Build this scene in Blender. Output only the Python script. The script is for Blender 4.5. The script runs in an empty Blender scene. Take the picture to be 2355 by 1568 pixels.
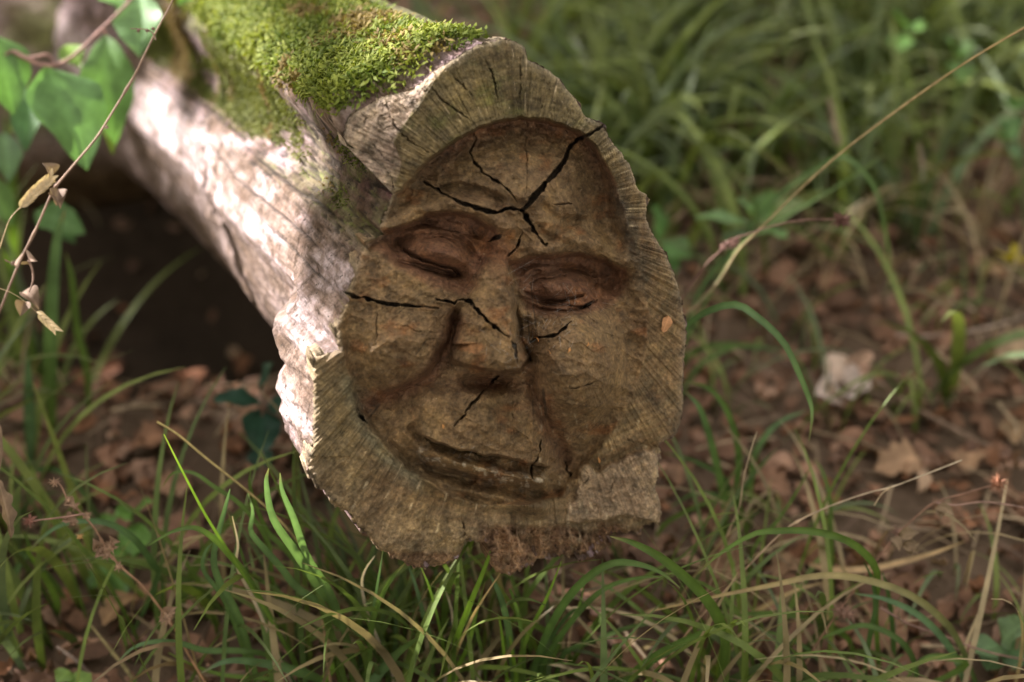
import bpy, math, random
import numpy as np
from mathutils import Vector

# ------------------------------------------------------------------ camera, world, sun, exposure
sc = bpy.context.scene
COL = sc.collection
CAM_Z, PITCH, LENS = 0.85, math.radians(35.0), 50.0
W, H = 2354.0, 1568.0                      # the photograph measured at this size
F = LENS / 36.0 * W
cam_d = bpy.data.cameras.new('camera'); cam = bpy.data.objects.new('camera', cam_d); COL.objects.link(cam)
cam.location = (0, 0, CAM_Z); cam.rotation_euler = (math.pi/2 - PITCH, 0, 0)
cam_d.lens = LENS; cam_d.sensor_width = 36; cam_d.clip_start = 0.02; cam_d.clip_end = 400
cam_d.dof.use_dof = True; cam_d.dof.focus_distance = 0.938; cam_d.dof.aperture_fstop = 2.8
sc.camera = cam

SUN = Vector((-0.80, 0.46, 0.48)).normalized()      # direction towards the sun
world = bpy.data.worlds.new("World"); sc.world = world; world.use_nodes = True
wn = world.node_tree; bg = wn.nodes['Background']
sky = wn.nodes.new('ShaderNodeTexSky'); sky.sky_type = 'NISHITA'; sky.sun_disc = False
sky.sun_elevation = math.asin(SUN.z); sky.sun_rotation = math.atan2(SUN.x, SUN.y)
sky.air_density = 1.0; sky.dust_density = 3.5; sky.ozone_density = 0.6
hz = wn.nodes.new('ShaderNodeMix'); hz.data_type = 'RGBA'; hz.inputs[0].default_value = .62     # warm white added to the sky to take the blue out of its light
hz.inputs[7].default_value = (4.6, 4.1, 3.3, 1); wn.links.new(sky.outputs[0], hz.inputs[6])
wn.links.new(hz.outputs[2], bg.inputs[0]); bg.inputs[1].default_value = 0.15
sun_d = bpy.data.lights.new('sun', 'SUN'); sun_d.energy = 5.0; sun_d.angle = math.radians(0.6); sun_d.color = (1.0, 0.94, 0.90)
sun = bpy.data.objects.new('sun', sun_d); COL.objects.link(sun)
sun.rotation_euler = SUN.to_track_quat('Z', 'Y').to_euler(); sun.location = SUN * 8
sc.view_settings.view_transform = 'Standard'; sc.view_settings.look = 'None'
sc.view_settings.exposure = 2.05; sc.view_settings.gamma = 1.0; sc.view_settings.use_curve_mapping = False
sc.cycles.max_bounces = 6

# ------------------------------------------------------------------ geometry of the view: pixel -> point in the place
CP, SP = math.cos(PITCH), math.sin(PITCH)
def rays(p):
    p = np.atleast_2d(np.asarray(p, float)); a = (p[:, 0]-W/2)/F; u = -(p[:, 1]-H/2)/F
    return np.stack([a, CP+u*SP, -SP+u*CP], 1)
CAMP = np.array([0, 0, CAM_Z])
def at(px, py, depth): return CAMP + rays((px, py))[0]*depth
def at_y(px, py, Y):                       # the point seen at a pixel that lies in the upright plane y = Y
    r = rays((px, py))[0]; return CAMP + r*(Y/r[1])
def camdir(x, y, z):                       # camera-space direction -> world
    v = np.array([x, y*SP - z*CP, y*CP + z*SP]); return v/np.linalg.norm(v)
N_FACE = camdir(0.33, -0.19, 0.92)
P_FACE = at(1170, 720, 0.93)
AXIS = camdir(-1632, 1306, -3269)          # the log runs away from the carved end
PXM = F/0.93

# ------------------------------------------------------------------ numpy noise
def _h(ix, iy, s):
    n = (ix.astype(np.int64)*374761393 + iy.astype(np.int64)*668265263 + s*982451653) & 0xffffffff
    n = ((n ^ (n >> 13))*1274126177) & 0xffffffff
    return ((n ^ (n >> 16)) & 0xffff)/65535.0
def vn(x, y, s=0):
    x = np.asarray(x, float); y = np.asarray(y, float)
    ix = np.floor(x); iy = np.floor(y); fx = x-ix; fy = y-iy
    fx = fx*fx*fx*(fx*(fx*6-15)+10); fy = fy*fy*fy*(fy*(fy*6-15)+10)
    a = _h(ix, iy, s); b = _h(ix+1, iy, s); c = _h(ix, iy+1, s); d = _h(ix+1, iy+1, s)
    return (a+(b-a)*fx+(c-a)*fy+(a-b-c+d)*fx*fy)*2-1
def fbm(x, y, s=0, o=4, g=0.5):
    r = 0; a = 1; t = 0
    for k in range(o):
        r = r+a*vn(np.asarray(x)*2**k+17.3*k, np.asarray(y)*2**k-9.1*k, s+k*7); t += a; a *= g
    return r/t
def ridged(x, y, s=0, o=3):
    r = 0; a = 1; t = 0
    for k in range(o):
        r = r+a*(1-np.abs(vn(np.asarray(x)*2**k, np.asarray(y)*2**k, s+k*5))*2); t += a; a *= .5
    return r/t
def cells(x, y, s=0):                      # squared distance to the nearest jittered point, and the cell's hash
    x = np.asarray(x, float); y = np.asarray(y, float); ix = np.floor(x); iy = np.floor(y)
    best = np.full(x.shape, 9.0); hid = np.zeros(x.shape)
    for dx in (-1, 0, 1):
        for dy in (-1, 0, 1):
            cx = ix+dx; cy = iy+dy; px = cx+_h(cx, cy, s); py = cy+_h(cx, cy, s+3)
            d = (x-px)**2+(y-py)**2; m = d < best
            best = np.where(m, d, best); hid = np.where(m, _h(cx, cy, s+5), hid)
    return best, hid
def sm(t): t = np.clip(t, 0, 1); return t*t*(3-2*t)
def gauss(t): return np.exp(-t*t)
def pl_dist(x, y, pts, closed=False):      # distance to a polyline and position along it (0..1)
    pts = [np.array(p, float) for p in pts]
    if closed: pts = pts+[pts[0]]
    L = [np.linalg.norm(pts[i+1]-pts[i]) for i in range(len(pts)-1)]; T = sum(L); acc = 0
    best = np.full(x.shape, 1e9); par = np.zeros(x.shape)
    for i, l in enumerate(L):
        a, b = pts[i], pts[i+1]; d = (b-a)/max(l, 1e-6)
        t = np.clip((x-a[0])*d[0]+(y-a[1])*d[1], 0, l)
        q = (x-a[0]-t*d[0])**2+(y-a[1]-t*d[1])**2; m = q < best
        best = np.where(m, q, best); par = np.where(m, (acc+t)/T, par); acc += l
    return np.sqrt(best), par
def inside(x, y, pts):
    c = np.zeros(x.shape, bool); n = len(pts)
    for i in range(n):
        x1, y1 = pts[i]; x2, y2 = pts[(i+1) % n]
        if y1 == y2: continue
        c ^= ((y1 > y) != (y2 > y)) & (x < (x2-x1)*(y-y1)/(y2-y1)+x1)
    return c
def sdf(x, y, pts): d, _ = pl_dist(x, y, pts, True); return np.where(inside(x, y, pts), d, -d)
def spline(pts, n):                        # Catmull-Rom through points of any dimension
    P = np.array(pts, float); P = np.vstack([2*P[0]-P[1], P, 2*P[-1]-P[-2]]); m = len(P)-3
    t = np.linspace(0, m-1e-9, n); k = t.astype(int); f = (t-k)[:, None]
    a, b, c, d = P[k], P[k+1], P[k+2], P[k+3]
    return 0.5*((2*b)+(-a+c)*f+(2*a-5*b+4*c-d)*f*f+(-a+3*b-3*c+d)*f**3)

# ------------------------------------------------------------------ object helpers
def mesh_np(name, V, Fq, mat=None, col=None, parent=None, smooth=True, alpha=None, extra=None):
    V = np.asarray(V, np.float32); Fq = np.asarray(Fq, np.int32)
    me = bpy.data.meshes.new(name); k = Fq.shape[1]
    me.vertices.add(len(V)); me.vertices.foreach_set('co', V.ravel())
    me.loops.add(Fq.size); me.loops.foreach_set('vertex_index', Fq.ravel())
    me.polygons.add(len(Fq)); me.polygons.foreach_set('loop_start', np.arange(0, Fq.size, k, dtype=np.int32))
    me.polygons.foreach_set('use_smooth', np.full(len(Fq), smooth))
    me.update(calc_edges=True)
    if col is not None:
        c = np.ones((len(V), 4), np.float32); c[:, :3] = np.clip(col, 0, 1)
        if alpha is not None: c[:, 3] = alpha
        a = me.color_attributes.new('Col', 'FLOAT_COLOR', 'POINT'); a.data.foreach_set('color', c.ravel())
    if extra is not None:
        a = me.attributes.new('pos2', 'FLOAT_VECTOR', 'POINT'); a.data.foreach_set('vector', np.asarray(extra, np.float32).ravel())
    if mat: me.materials.append(mat)
    o = bpy.data.objects.new(name, me); COL.objects.link(o)
    if parent is not None: o.parent = parent
    return o
def grid_faces(nr, nc, wrap=False, off=0):
    r = np.arange(nr-1)[:, None]; c = np.arange(nc if wrap else nc-1)[None, :]; c2 = (c+1) % nc
    a = r*nc+c; b = r*nc+c2; d = (r+1)*nc+c; e = (r+1)*nc+c2
    return np.stack([a, b, e, d], -1).reshape(-1, 4)+off
def thing(name, label, cat, loc=(0, 0, 0), group=None):
    o = bpy.data.objects.new(name, None); o.empty_display_size = .03; COL.objects.link(o)
    o.location = Vector([float(v) for v in loc]); return tag(o, label, cat, group)
def tag(o, label=None, cat=None, group=None, kind=None):
    for k, v in (('label', label), ('category', cat), ('group', group), ('kind', kind)):
        if v: o[k] = v
    return o
def under(o, root):                        # geometry is built in world coordinates: keep it in place under its thing
    o.parent = root; me = o.data
    n = len(me.vertices); c = np.empty(n*3, np.float32); me.vertices.foreach_get('co', c)
    c = c.reshape(-1, 3)-np.array(root.location, np.float32); me.vertices.foreach_set('co', c.ravel()); me.update(); return o

# ------------------------------------------------------------------ materials
def nodes(name, rough=0.8, spec=0.3):
    m = bpy.data.materials.new(name); m.use_nodes = True; nt = m.node_tree; b = nt.nodes['Principled BSDF']
    b.inputs['Roughness'].default_value = rough; b.inputs['Specular IOR Level'].default_value = spec
    return m, nt, b
def N(nt, t, **k):
    n = nt.nodes.new(t)
    for a, v in k.items(): setattr(n, a, v)
    return n
def attr(nt, name='Col'): n = N(nt, 'ShaderNodeAttribute'); n.attribute_name = name; return n
def noise(nt, vec, scale, detail=4, rough=.55):
    n = N(nt, 'ShaderNodeTexNoise'); n.inputs['Scale'].default_value = scale; n.inputs['Detail'].default_value = detail; n.inputs['Roughness'].default_value = rough
    if vec is not None: nt.links.new(vec, n.inputs['Vector'])
    return n.outputs['Fac']
def ramp(nt, fac, stops):
    r = N(nt, 'ShaderNodeValToRGB'); cr = r.color_ramp
    while len(cr.elements) < len(stops): cr.elements.new(.5)
    for e, (p, c) in zip(cr.elements, stops):
        e.position = p; e.color = (*(c if isinstance(c, tuple) else (c, c, c)), 1)
    nt.links.new(fac, r.inputs[0]); return r.outputs[0]
def mixc(nt, fac, a, b, mode='MIX'):
    n = N(nt, 'ShaderNodeMix', data_type='RGBA', blend_type=mode)
    for s, v in ((0, fac), (6, a), (7, b)):
        if isinstance(v, (int, float)): n.inputs[s].default_value = v
        elif isinstance(v, tuple): n.inputs[s].default_value = (*v, 1)
        else: nt.links.new(v, n.inputs[s])
    return n.outputs[2]
def bump(nt, b, hs, strength, dist):
    prev = None
    for h, s, d in zip(hs, strength, dist):
        n = N(nt, 'ShaderNodeBump'); n.inputs['Strength'].default_value = s; n.inputs['Distance'].default_value = d
        nt.links.new(h, n.inputs['Height'])
        if prev: nt.links.new(prev, n.inputs['Normal'])
        prev = n.outputs[0]
    nt.links.new(prev, b.inputs['Normal'])

def wood_mat():
    m, nt, b = nodes('carved_wood', .72, .35)
    ca = attr(nt); c = ca.outputs['Color']; p = attr(nt, 'pos2').outputs['Vector']   # grain frame: radial streaks and rings about the pith
    tc = N(nt, 'ShaderNodeTexCoord').outputs['Object']
    streak = noise(nt, p, 1.0, 5, .6); fine = noise(nt, tc, 900, 3); m2 = noise(nt, tc, 380, 5, .7); mid = noise(nt, tc, 120, 6, .65); mot = noise(nt, tc, 35, 6, .7)
    wgt = N(nt, 'ShaderNodeMath', operation='MULTIPLY_ADD'); nt.links.new(ca.outputs['Alpha'], wgt.inputs[0]); wgt.inputs[1].default_value = .5; wgt.inputs[2].default_value = .2
    c = mixc(nt, wgt.outputs[0], c, mixc(nt, 1.0, c, ramp(nt, streak, [(.30, .58), (.5, 1.0), (.72, 1.42)]), 'MULTIPLY'))
    c = mixc(nt, 1.0, c, ramp(nt, mid, [(.28, .50), (.5, 1.0), (.72, 1.45)]), 'MULTIPLY')
    c = mixc(nt, 1.0, c, ramp(nt, mot, [(.32, (.62, .56, .52)), (.5, (1, 1, 1)), (.68, (1.3, 1.27, 1.1))]), 'MULTIPLY')
    c = mixc(nt, 1.0, c, ramp(nt, m2, [(.30, .50), (.5, 1.0), (.70, 1.55)]), 'MULTIPLY')
    speck = noise(nt, tc, 420, 2)
    c = mixc(nt, ramp(nt, speck, [(.70, 0.0), (.77, .55)]), c, (.5, .38, .24))
    c = mixc(nt, ramp(nt, speck, [(.24, .7), (.30, 0.0)]), c, (.03, .022, .015))
    nt.links.new(c, b.inputs['Base Color'])
    bump(nt, b, [mid, streak, m2, fine], [.65, .5, .6, .35], [.0026, .0012, .0012, .0006]); return m
def bark_mat():
    m, nt, b = nodes('weathered_log', .85, .25)
    c = attr(nt).outputs['Color']; p = attr(nt, 'pos2').outputs['Vector']
    tc = N(nt, 'ShaderNodeTexCoord').outputs['Object']
    fib = noise(nt, p, 1.0, 6, .65); mid = noise(nt, tc, 90, 7, .7); pit = noise(nt, tc, 260, 3)
    c = mixc(nt, 1.0, c, ramp(nt, fib, [(.30, .72), (.5, 1.0), (.7, 1.15)]), 'MULTIPLY')
    c = mixc(nt, 1.0, c, ramp(nt, mid, [(.32, (.30, .25, .20)), (.50, (.95, .93, .92)), (.7, (1.3, 1.22, 1.22))]), 'MULTIPLY')
    blo = noise(nt, tc, 38, 8, .75); c = mixc(nt, ramp(nt, blo, [(.44, 0.0), (.58, .75)]), c, mixc(nt, 1.0, c, (.42, .34, .24), 'MULTIPLY'))
    c = mixc(nt, ramp(nt, pit, [(.30, .9), (.38, 0.0)]), c, (.035, .028, .02))
    nt.links.new(c, b.inputs['Base Color'])
    bump(nt, b, [mid, fib, pit], [.8, .35, .6], [.004, .002, .0014]); return m
def leaf_mat(name, rough=.45, trans=.35, vein=True, scale=60, spec=.4):
    m, nt, b = nodes(name, rough, spec)
    c = attr(nt).outputs['Color']; tc = N(nt, 'ShaderNodeTexCoord').outputs['Object']
    n1 = noise(nt, tc, scale, 4); c = mixc(nt, 1.0, c, ramp(nt, n1, [(.3, .68), (.5, 1.0), (.7, 1.3)]), 'MULTIPLY')
    nt.links.new(c, b.inputs['Base Color'])
    bump(nt, b, [n1], [.3], [.002])
    if trans:
        t = N(nt, 'ShaderNodeBsdfTranslucent'); c2 = mixc(nt, 1.0, c, (1.25, 1.3, .7), 'MULTIPLY'); nt.links.new(c2, t.inputs[0])
        mx = N(nt, 'ShaderNodeMixShader'); mx.inputs[0].default_value = trans
        nt.links.new(b.outputs[0], mx.inputs[1]); nt.links.new(t.outputs[0], mx.inputs[2])
        nt.links.new(mx.outputs[0], nt.nodes['Material Output'].inputs[0])
    return m
def soil_mat():
    m, nt, b = nodes('forest_soil', .95, .15)
    tc = N(nt, 'ShaderNodeTexCoord').outputs['Object']; c0 = attr(nt).outputs['Color']
    a = noise(nt, tc, 9, 8, .7); d = noise(nt, tc, 70, 6, .7)
    c = mixc(nt, ramp(nt, a, [(.35, 0.0), (.65, 1.0)]), (.080, .056, .038), (.17, .112, .076))
    c = mixc(nt, ramp(nt, d, [(.35, 0.0), (.7, 1.0)]), c, (.17, .115, .08))
    c = mixc(nt, 1.0, c, c0, 'MULTIPLY')
    nt.links.new(c, b.inputs['Base Color']); bump(nt, b, [d, a], [.9, .8], [.008, .02]); return m
M_WOOD, M_BARK, M_SOIL = wood_mat(), bark_mat(), soil_mat()
M_GRASS = leaf_mat('grass_blade', .52, .30, scale=40)
M_LEAF = leaf_mat('green_leaf', .45, .30, scale=50)
M_DRY = leaf_mat('dry_leaf', .75, .15, scale=70, spec=.2)
M_STRAW = leaf_mat('dry_stem', .65, 0, scale=150, spec=.3)
M_MOSS = leaf_mat('moss', .7, .25, scale=120, spec=.2)
M_WEB, _nt, _b = nodes('spider_silk', .5, .3); _b.inputs['Base Color'].default_value = (.45, .43, .40, 1)

# ------------------------------------------------------------------ the ground
def gz(x, y):
    x = np.asarray(x, float); y = np.asarray(y, float)
    z = .016*fbm(x*2.2, y*2.2, 5)+.006*fbm(x*11, y*11, 8)
    hx, hy = -.36, 1.44                    # hollow added under the log to deepen the shade there
    d = np.sqrt(((x-hx)/.40)**2+((y-hy)/.27)**2)
    return z-.20*sm((1.3-d)/.9)
def ground():
    n = 420; t = np.linspace(-1, 1, n); w = np.sinh(t*5.2)/math.sinh(5.2)
    X, Y = np.meshgrid(w*60, w*60+1.4)
    Z = gz(X, Y)
    V = np.stack([X, Y, Z], -1).reshape(-1, 3)
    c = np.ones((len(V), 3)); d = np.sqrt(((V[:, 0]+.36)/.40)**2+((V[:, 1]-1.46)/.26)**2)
    c *= (1-.62*sm(1.5-d))[:, None]       # shade under the log painted into the soil colour
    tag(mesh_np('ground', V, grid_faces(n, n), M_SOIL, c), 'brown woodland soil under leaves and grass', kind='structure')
ground()
def hit(px, py):
    r = rays((px, py))[0]; t = -CAM_Z/r[2]
    for _ in range(4):
        p = CAMP+r*t; t = (float(gz(p[0], p[1]))-CAM_Z)/r[2]
    return CAMP+r*t

# ------------------------------------------------------------------ the log: outline of the sawn end (pixels of the photograph)
OUT = [(1100,103),(1130,97),(1150,91),(1165,89),(1185,94),(1204,104),(1211,118),(1213,133),(1232,143),(1262,163),(1295,190),(1304,205),(1320,222),(1335,238),(1338,258),
 (1352,268),(1376,279),(1392,290),(1397,308),(1412,335),(1430,352),(1446,380),(1457,408),(1468,436),(1490,452),(1492,464),(1484,478),(1486,506),(1506,545),(1530,582),(1548,625),(1560,665),
 (1569,700),(1577,750),(1577,800),(1571,850),(1573,900),(1569,950),(1558,990),(1545,1010),(1527,1020),(1517,1030),(1519,1050),(1508,1062),(1512,1090),(1505,1115),(1510,1135),(1519,1160),(1521,1190),(1514,1204),
 (1496,1208),(1470,1222),(1440,1224),(1404,1232),(1408,1256),(1392,1268),(1352,1278),(1322,1286),(1290,1272),(1262,1286),(1236,1288),(1222,1303),(1200,1312),(1168,1322),(1140,1312),(1130,1290),(1126,1268),(1116,1244),(1092,1250),(1068,1246),
 (1064,1264),(1050,1284),(1030,1296),(1000,1304),(970,1306),(940,1298),(905,1280),(880,1262),(850,1236),(822,1206),(795,1184),(770,1156),(742,1128),(718,1104),(706,1086),(716,1050),(716,1000),(721,950),(722,900),(719,860),(719,822),
 (740,815),(779,806),(772,775),(768,755),(782,735),(790,708),(802,690),(795,672),(806,650),(818,625),(822,600),(838,580),(836,556),(860,548),(884,540),(872,524),(884,500),(893,480),(898,455),(907,438),(903,415),(886,388),(862,368),(848,352),
 (800,340),(793,318),(797,292),(800,266),(815,255),(850,240),(886,220),(930,212),(962,196),(990,172),(1020,150),(1045,138),(1072,120)]
OUT = [(x, y) for x, y in OUT][::-1]       # anticlockwise in the picture
NT, NR = 1560, 380
def outline(n):
    P = np.array(OUT+[OUT[0]], float); L = np.r_[0, np.cumsum(np.hypot(*np.diff(P, axis=0).T))]
    s = np.linspace(0, L[-1], n, endpoint=False)
    x = np.interp(s, L, P[:, 0]); y = np.interp(s, L, P[:, 1])
    c = np.array([1170., 720.]); d = np.stack([x, y], 1)-c; r = np.linalg.norm(d, axis=1); th = np.arctan2(d[:, 1], d[:, 0])
    rough = np.where(y > 1000, 2.3, 1.15)
    k = 1+rough*(.006*fbm(np.cos(th)*14+3, np.sin(th)*14, 3)+.010*fbm(np.cos(th)*55, np.sin(th)*55, 9, 4, .7))
    return c+d*k[:, None]
RIM_OUT = outline(NT)

PITH = (1200, 484)
CARVE = [(893,470),(907,445),(945,404),(984,364),(1044,320),(1093,291),(1165,269),(1234,267),(1294,281),(1340,300),(1385,350),(1425,430),(1452,520),(1482,620),(1495,700),(1492,800),(1475,880),(1440,960),(1385,1035),(1340,1090),
 (1290,1145),(1226,1162),(1144,1170),(1071,1157),(1008,1130),(944,1092),(885,1037),(845,985),(812,940),(795,880),(785,820),(775,760),(795,690),(815,600),(830,550),(868,520)]
BROW_L = [(830,560),(860,540),(884,524),(936,507),(986,485),(1054,481),(1098,496),(1142,518),(1160,548)]
SOCK_L = BROW_L+[(1150,580),(1120,620),(1108,665),(1075,690),(1020,680),(965,655),(900,620),(860,590)]
IN_L = [(880,560),(922,540),(986,524),(1027,524),(1068,540),(1098,575),(1104,612),(1085,640),(1040,645),(960,622),(915,595)]
BROW_R = [(1168,600),(1195,588),(1254,580),(1335,577),(1399,590),(1440,615),(1456,645)]
SOCK_R = BROW_R+[(1440,685),(1395,718),(1330,735),(1260,742),(1215,735),(1190,700),(1176,650)]
IN_R = [(1172,648),(1215,622),(1260,608),(1330,606),(1370,622),(1385,655),(1378,690),(1330,705),(1255,705),(1200,685)]
GROOVE_L = [(1054,694),(1046,740),(1030,790),(1012,830),(985,868),(945,892),(893,912),(838,930)]
GROOVE_R = [(1216,850),(1226,890),(1238,925),(1262,975),(1285,1020),(1302,1060)]
MOUTH = [(955,992),(980,1008),(1010,1022),(1053,1034),(1100,1044),(1144,1053),(1190,1063),(1226,1070),(1260,1074)]
CRACKS = [  # points, half width px, depth px
 ([(1200,484),(1222,462),(1242,436),(1264,412),(1283,390),(1298,368),(1306,342),(1326,322),(1352,310),(1391,287)], 5.5, 46),
 ([(1200,484),(1173,478),(1141,489),(1120,486),(1101,480),(1070,470),(1040,457),(1005,436),(972,416)], 4.2, 40),
 ([(1200,484),(1214,505),(1224,525),(1236,543),(1256,564)], 4.6, 40),
 ([(1087,299),(1093,320),(1080,350),(1089,368),(1113,400),(1136,414),(1161,430),(1190,462)], 2.4, 24),
 ([(1169,588),(1186,572),(1194,552),(1200,536)], 3.0, 26), ([(1126,556),(1140,548),(1156,540)], 4.0, 22),
 ([(1276,470),(1295,468),(1314,467)], 2.4, 16), ([(1213,278),(1207,330),(1212,380),(1211,430),(1204,480)], 1.5, 14),
 ([(1117,136),(1128,165),(1137,190),(1142,220),(1147,244)], 2.2, 22), ([(1030,160),(1050,185),(1072,205),(1098,236)], 1.9, 18),
 ([(990,198),(1010,225),(1032,243),(1060,262),(1085,280)], 2.2, 22), ([(886,222),(893,250),(903,285),(922,305),(945,326),(985,350)], 2.2, 22),
 ([(850,322),(862,340),(884,362),(912,382),(940,394)], 2.2, 20), ([(1195,150),(1198,190),(1190,250)], 1.4, 12), ([(1262,190),(1250,230),(1240,262)], 1.4, 12),
 ([(830,262),(842,270),(838,290),(852,300)], 1.6, 14), ([(893,262),(872,268),(868,285),(880,298),(900,290)], 1.8, 14),
 ([(786,668),(812,680),(840,686),(868,694),(890,697),(925,702),(944,704),(980,706),(1010,709)], 3.4, 34),
 ([(1006,688),(1025,692),(1044,698),(1052,690),(1068,688),(1085,697),(1092,708),(1106,722),(1128,742),(1146,758),(1170,776)], 3.8, 36),
 ([(1146,864),(1130,880),(1112,898),(1096,918),(1081,932),(1066,955),(1044,978)], 3.0, 26),
 ([(1219,788),(1232,776),(1258,774),(1281,768),(1300,752),(1312,738)], 3.2, 26), ([(1308,702),(1330,706),(1355,700),(1372,690)], 3.2, 22),
 ([(1242,1012),(1240,1035),(1234,1059),(1221,1070),(1219,1088),(1226,1100)], 2.6, 22), ([(1186,930),(1178,950),(1177,970)], 1.9, 16),
 ([(1178,785),(1184,805),(1190,835)], 3.4, 24), ([(1075,900),(1120,905)], 1.0, 6), ([(1300,895),(1340,890),(1380,872),(1410,862)], 1.6, 12),
 ([(1298,1060),(1306,1085),(1320,1110)], 2.6, 20), ([(1345,1075),(1352,1100),(1338,1120)], 1.6, 12), ([(1420,1090),(1404,1130),(1390,1140)], 1.6, 12),
 ([(820,940),(826,950),(845,975)], 3.0, 22), ([(868,720),(862,745),(868,770),(860,790)], 1.8, 12), ([(890,744),(930,750),(960,762),(1010,766)], 1.5, 12),
  ([(1440,1010),(1480,1022),(1518,1028)], 2.0, 14),
 ([(1060,1190),(1068,1220),(1064,1246)], 1.6, 10), 
 
]
BEVEL_IN = [(1100,100),(1060,128),(1028,150),(1000,182),(985,205),(966,238),(940,270),(918,300),(905,325),(915,350),(925,372),(918,400),(905,440)]
FLAKE_LINES = [([(960,560),(1000,548),(1040,552),(1075,575)], 3, 5)]

def relief(x, y):
    """height of the sawn end above its plane, in picture pixels (about 0.28 mm each), and its pigment"""
    n1 = fbm(x/160, y/160, 1); dx = x-PITH[0]; dy = y-PITH[1]; rp = np.hypot(dx, dy); th = np.arctan2(dy, dx)
    wx = x+6*fbm(x/30, y/30, 21, 3); wy = y+6*fbm(x/30, y/30, 22, 3)
    h = 5*n1
    # carved bowl inside the rim
    d = sdf(wx, wy, CARVE); ins = sm(d/6)
    ang = np.arctan2(y-720, x-1170)         # depth of the wall round the bowl
    deg = np.degrees(ang)
    D0 = np.interp(deg, [-180,-165,-150,-120,-90,-60,-30,0,40,70,90,120,150,165,180], [12,4,6,44,50,42,28,18,14,14,18,24,24,18,12])
    WW = np.interp(deg, [-180,-120,-95,-62,-40,0,40,70,100,140,180], [26,9,9,16,60,75,50,16,14,22,26])
    h -= D0*sm(d/WW)
    h += (D0+14)*sm((d-WW*.7)/190)
    # forehead hollows and ridges
    h += 10*gauss((x-1160)/180)*gauss((y-400)/110)
    a, t = pl_dist(wx, wy, [(1000,432),(1040,424),(1090,430),(1140,448),(1172,470)]); up = y < np.interp(x, [1000,1040,1090,1140,1172], [432,424,430,448,470])
    h -= 15*np.where(up, gauss(a/6), gauss(a/24))*sm(t*6)*sm((1-t)*6)
    a, t = pl_dist(wx, wy, [(1262,560),(1285,528),(1310,518),(1348,503)]); h -= 12*gauss(a/13)*sm((1-t)*4)
    a, t = pl_dist(wx, wy, [(1250,478),(1270,500),(1300,508)]); h -= 8*gauss(a/11)
    a, t = pl_dist(wx, wy, [(1240,520),(1262,548),(1300,560)]); h -= 9*gauss(a/10)
    a, t = pl_dist(wx, wy, [(1240,575),(1300,556),(1380,560),(1430,600)]); h += 14*gauss(a/20)
    a, t = pl_dist(wx, wy, [(900,520),(960,478),(1040,462),(1110,478),(1160,520)]); h += 13*gauss(a/22)
    # eye sockets, lids
    red = np.zeros(x.shape)
    for sock, brow, inn, ball, rot in ((SOCK_L, BROW_L, IN_L, (1010,572,98,47), 14), (SOCK_R, BROW_R, IN_R, (1290,657,96,42), 8)):
        s = sdf(wx, wy, sock); b, _ = pl_dist(wx, wy, brow); low, _ = pl_dist(wx, wy, sock[len(brow)-1:])
        h -= np.where(s > 0, 30*sm(b/18)*sm(low/66), 0)
        s2 = sdf(wx, wy, inn); cy_ = ball[1]+(x-ball[0])*math.tan(math.radians(rot)); h -= 19*sm(s2/16)*(.35+.65*sm((cy_+20-y)/50))
        bx, by, ra, rb = ball; c_, s_ = math.cos(math.radians(rot)), math.sin(math.radians(rot))
        u = ((x-bx)*c_+(y-by)*s_)/ra; v = (-(x-bx)*s_+(y-by)*c_)/rb
        h += 42*np.clip(1-np.abs(u)**2.2, 0, 1)*np.clip(1-v*v, 0, 1)**.8
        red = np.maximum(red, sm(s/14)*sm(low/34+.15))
    for pts, w, dp in (([(915,562),(951,586),(992,603),(1045,617),(1064,636)], 3.6, 15), ([(905,600),(969,617),(1010,630),(1060,638)], 6, 12),
                       ([(1192,668),(1230,686),(1290,690),(1345,680)], 3.6, 12), ([(1186,690),(1240,712),(1300,722),(1360,704)], 6, 12), ([(1215,655),(1250,640),(1300,636)], 3, 7),
                       ([(960,560),(985,545),(1030,548),(1060,570)], 3, 5)):
        a, t = pl_dist(wx, wy, pts); h -= dp*gauss(a/w)*sm(t*7)*sm((1-t)*7+.3)
    # nose: one wedge, broad left flank, steep right flank, undercut tip
    ry = np.array([560, 600, 645, 690, 730, 765, 800, 830, 862]); rx = np.array([1140, 1146, 1160, 1172, 1176, 1172, 1182, 1200, 1188])
    lx = np.array([1104, 1104, 1098, 1072, 1050, 1044, 1034, 1030, 1036]); rr = np.array([1172, 1172, 1178, 1186, 1192, 1194, 1210, 1224, 1210])
    hh = np.array([0, 10, 27, 38, 45, 50, 58, 62, 60])
    X0 = np.interp(y, ry, rx); XL = np.interp(y, ry, lx); XR = np.interp(y, ry, rr); Hn = np.interp(y, ry, hh)
    u = (X0-wx)/(X0-XL); v = (wx-X0)/(XR-X0)
    prof = np.where(wx < X0, np.clip(1-u, 0, 1)**.55, np.clip(1-v, 0, 1)**.8)
    yb = np.interp(x, [1030,1044,1098,1156,1195,1217], [796,838,856,866,860,826])+3*fbm(x/14, y/14, 5)
    fade = sm((yb-y)/15)*sm((y-560)/70)
    h += Hn*prof*fade; nose = prof*fade*(y > 600)
    h += 13*gauss((x-1072)/30)*gauss((y-815)/26)+9*gauss((x-1185)/22)*gauss((y-828)/22)
    h -= 30*gauss((x-1122)/72)*gauss((y-880)/17); red = np.maximum(red, .9*gauss((x-1125)/85)*gauss((y-882)/24))  # dark red below the nose paints in its shadow
    a, t = pl_dist(wx, wy, [(1180,690),(1190,740),(1198,790),(1222,830)]); h -= 14*gauss(a/9)*sm(t*4)
    # cheeks and smile grooves
    h += 34*gauss((x-905)/95)*gauss((y-800)/95)*(1-.4*nose)
    h += 60*np.exp(-(((x-1338)/98)**2+((y-845)/122)**2)**1.7)
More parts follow.
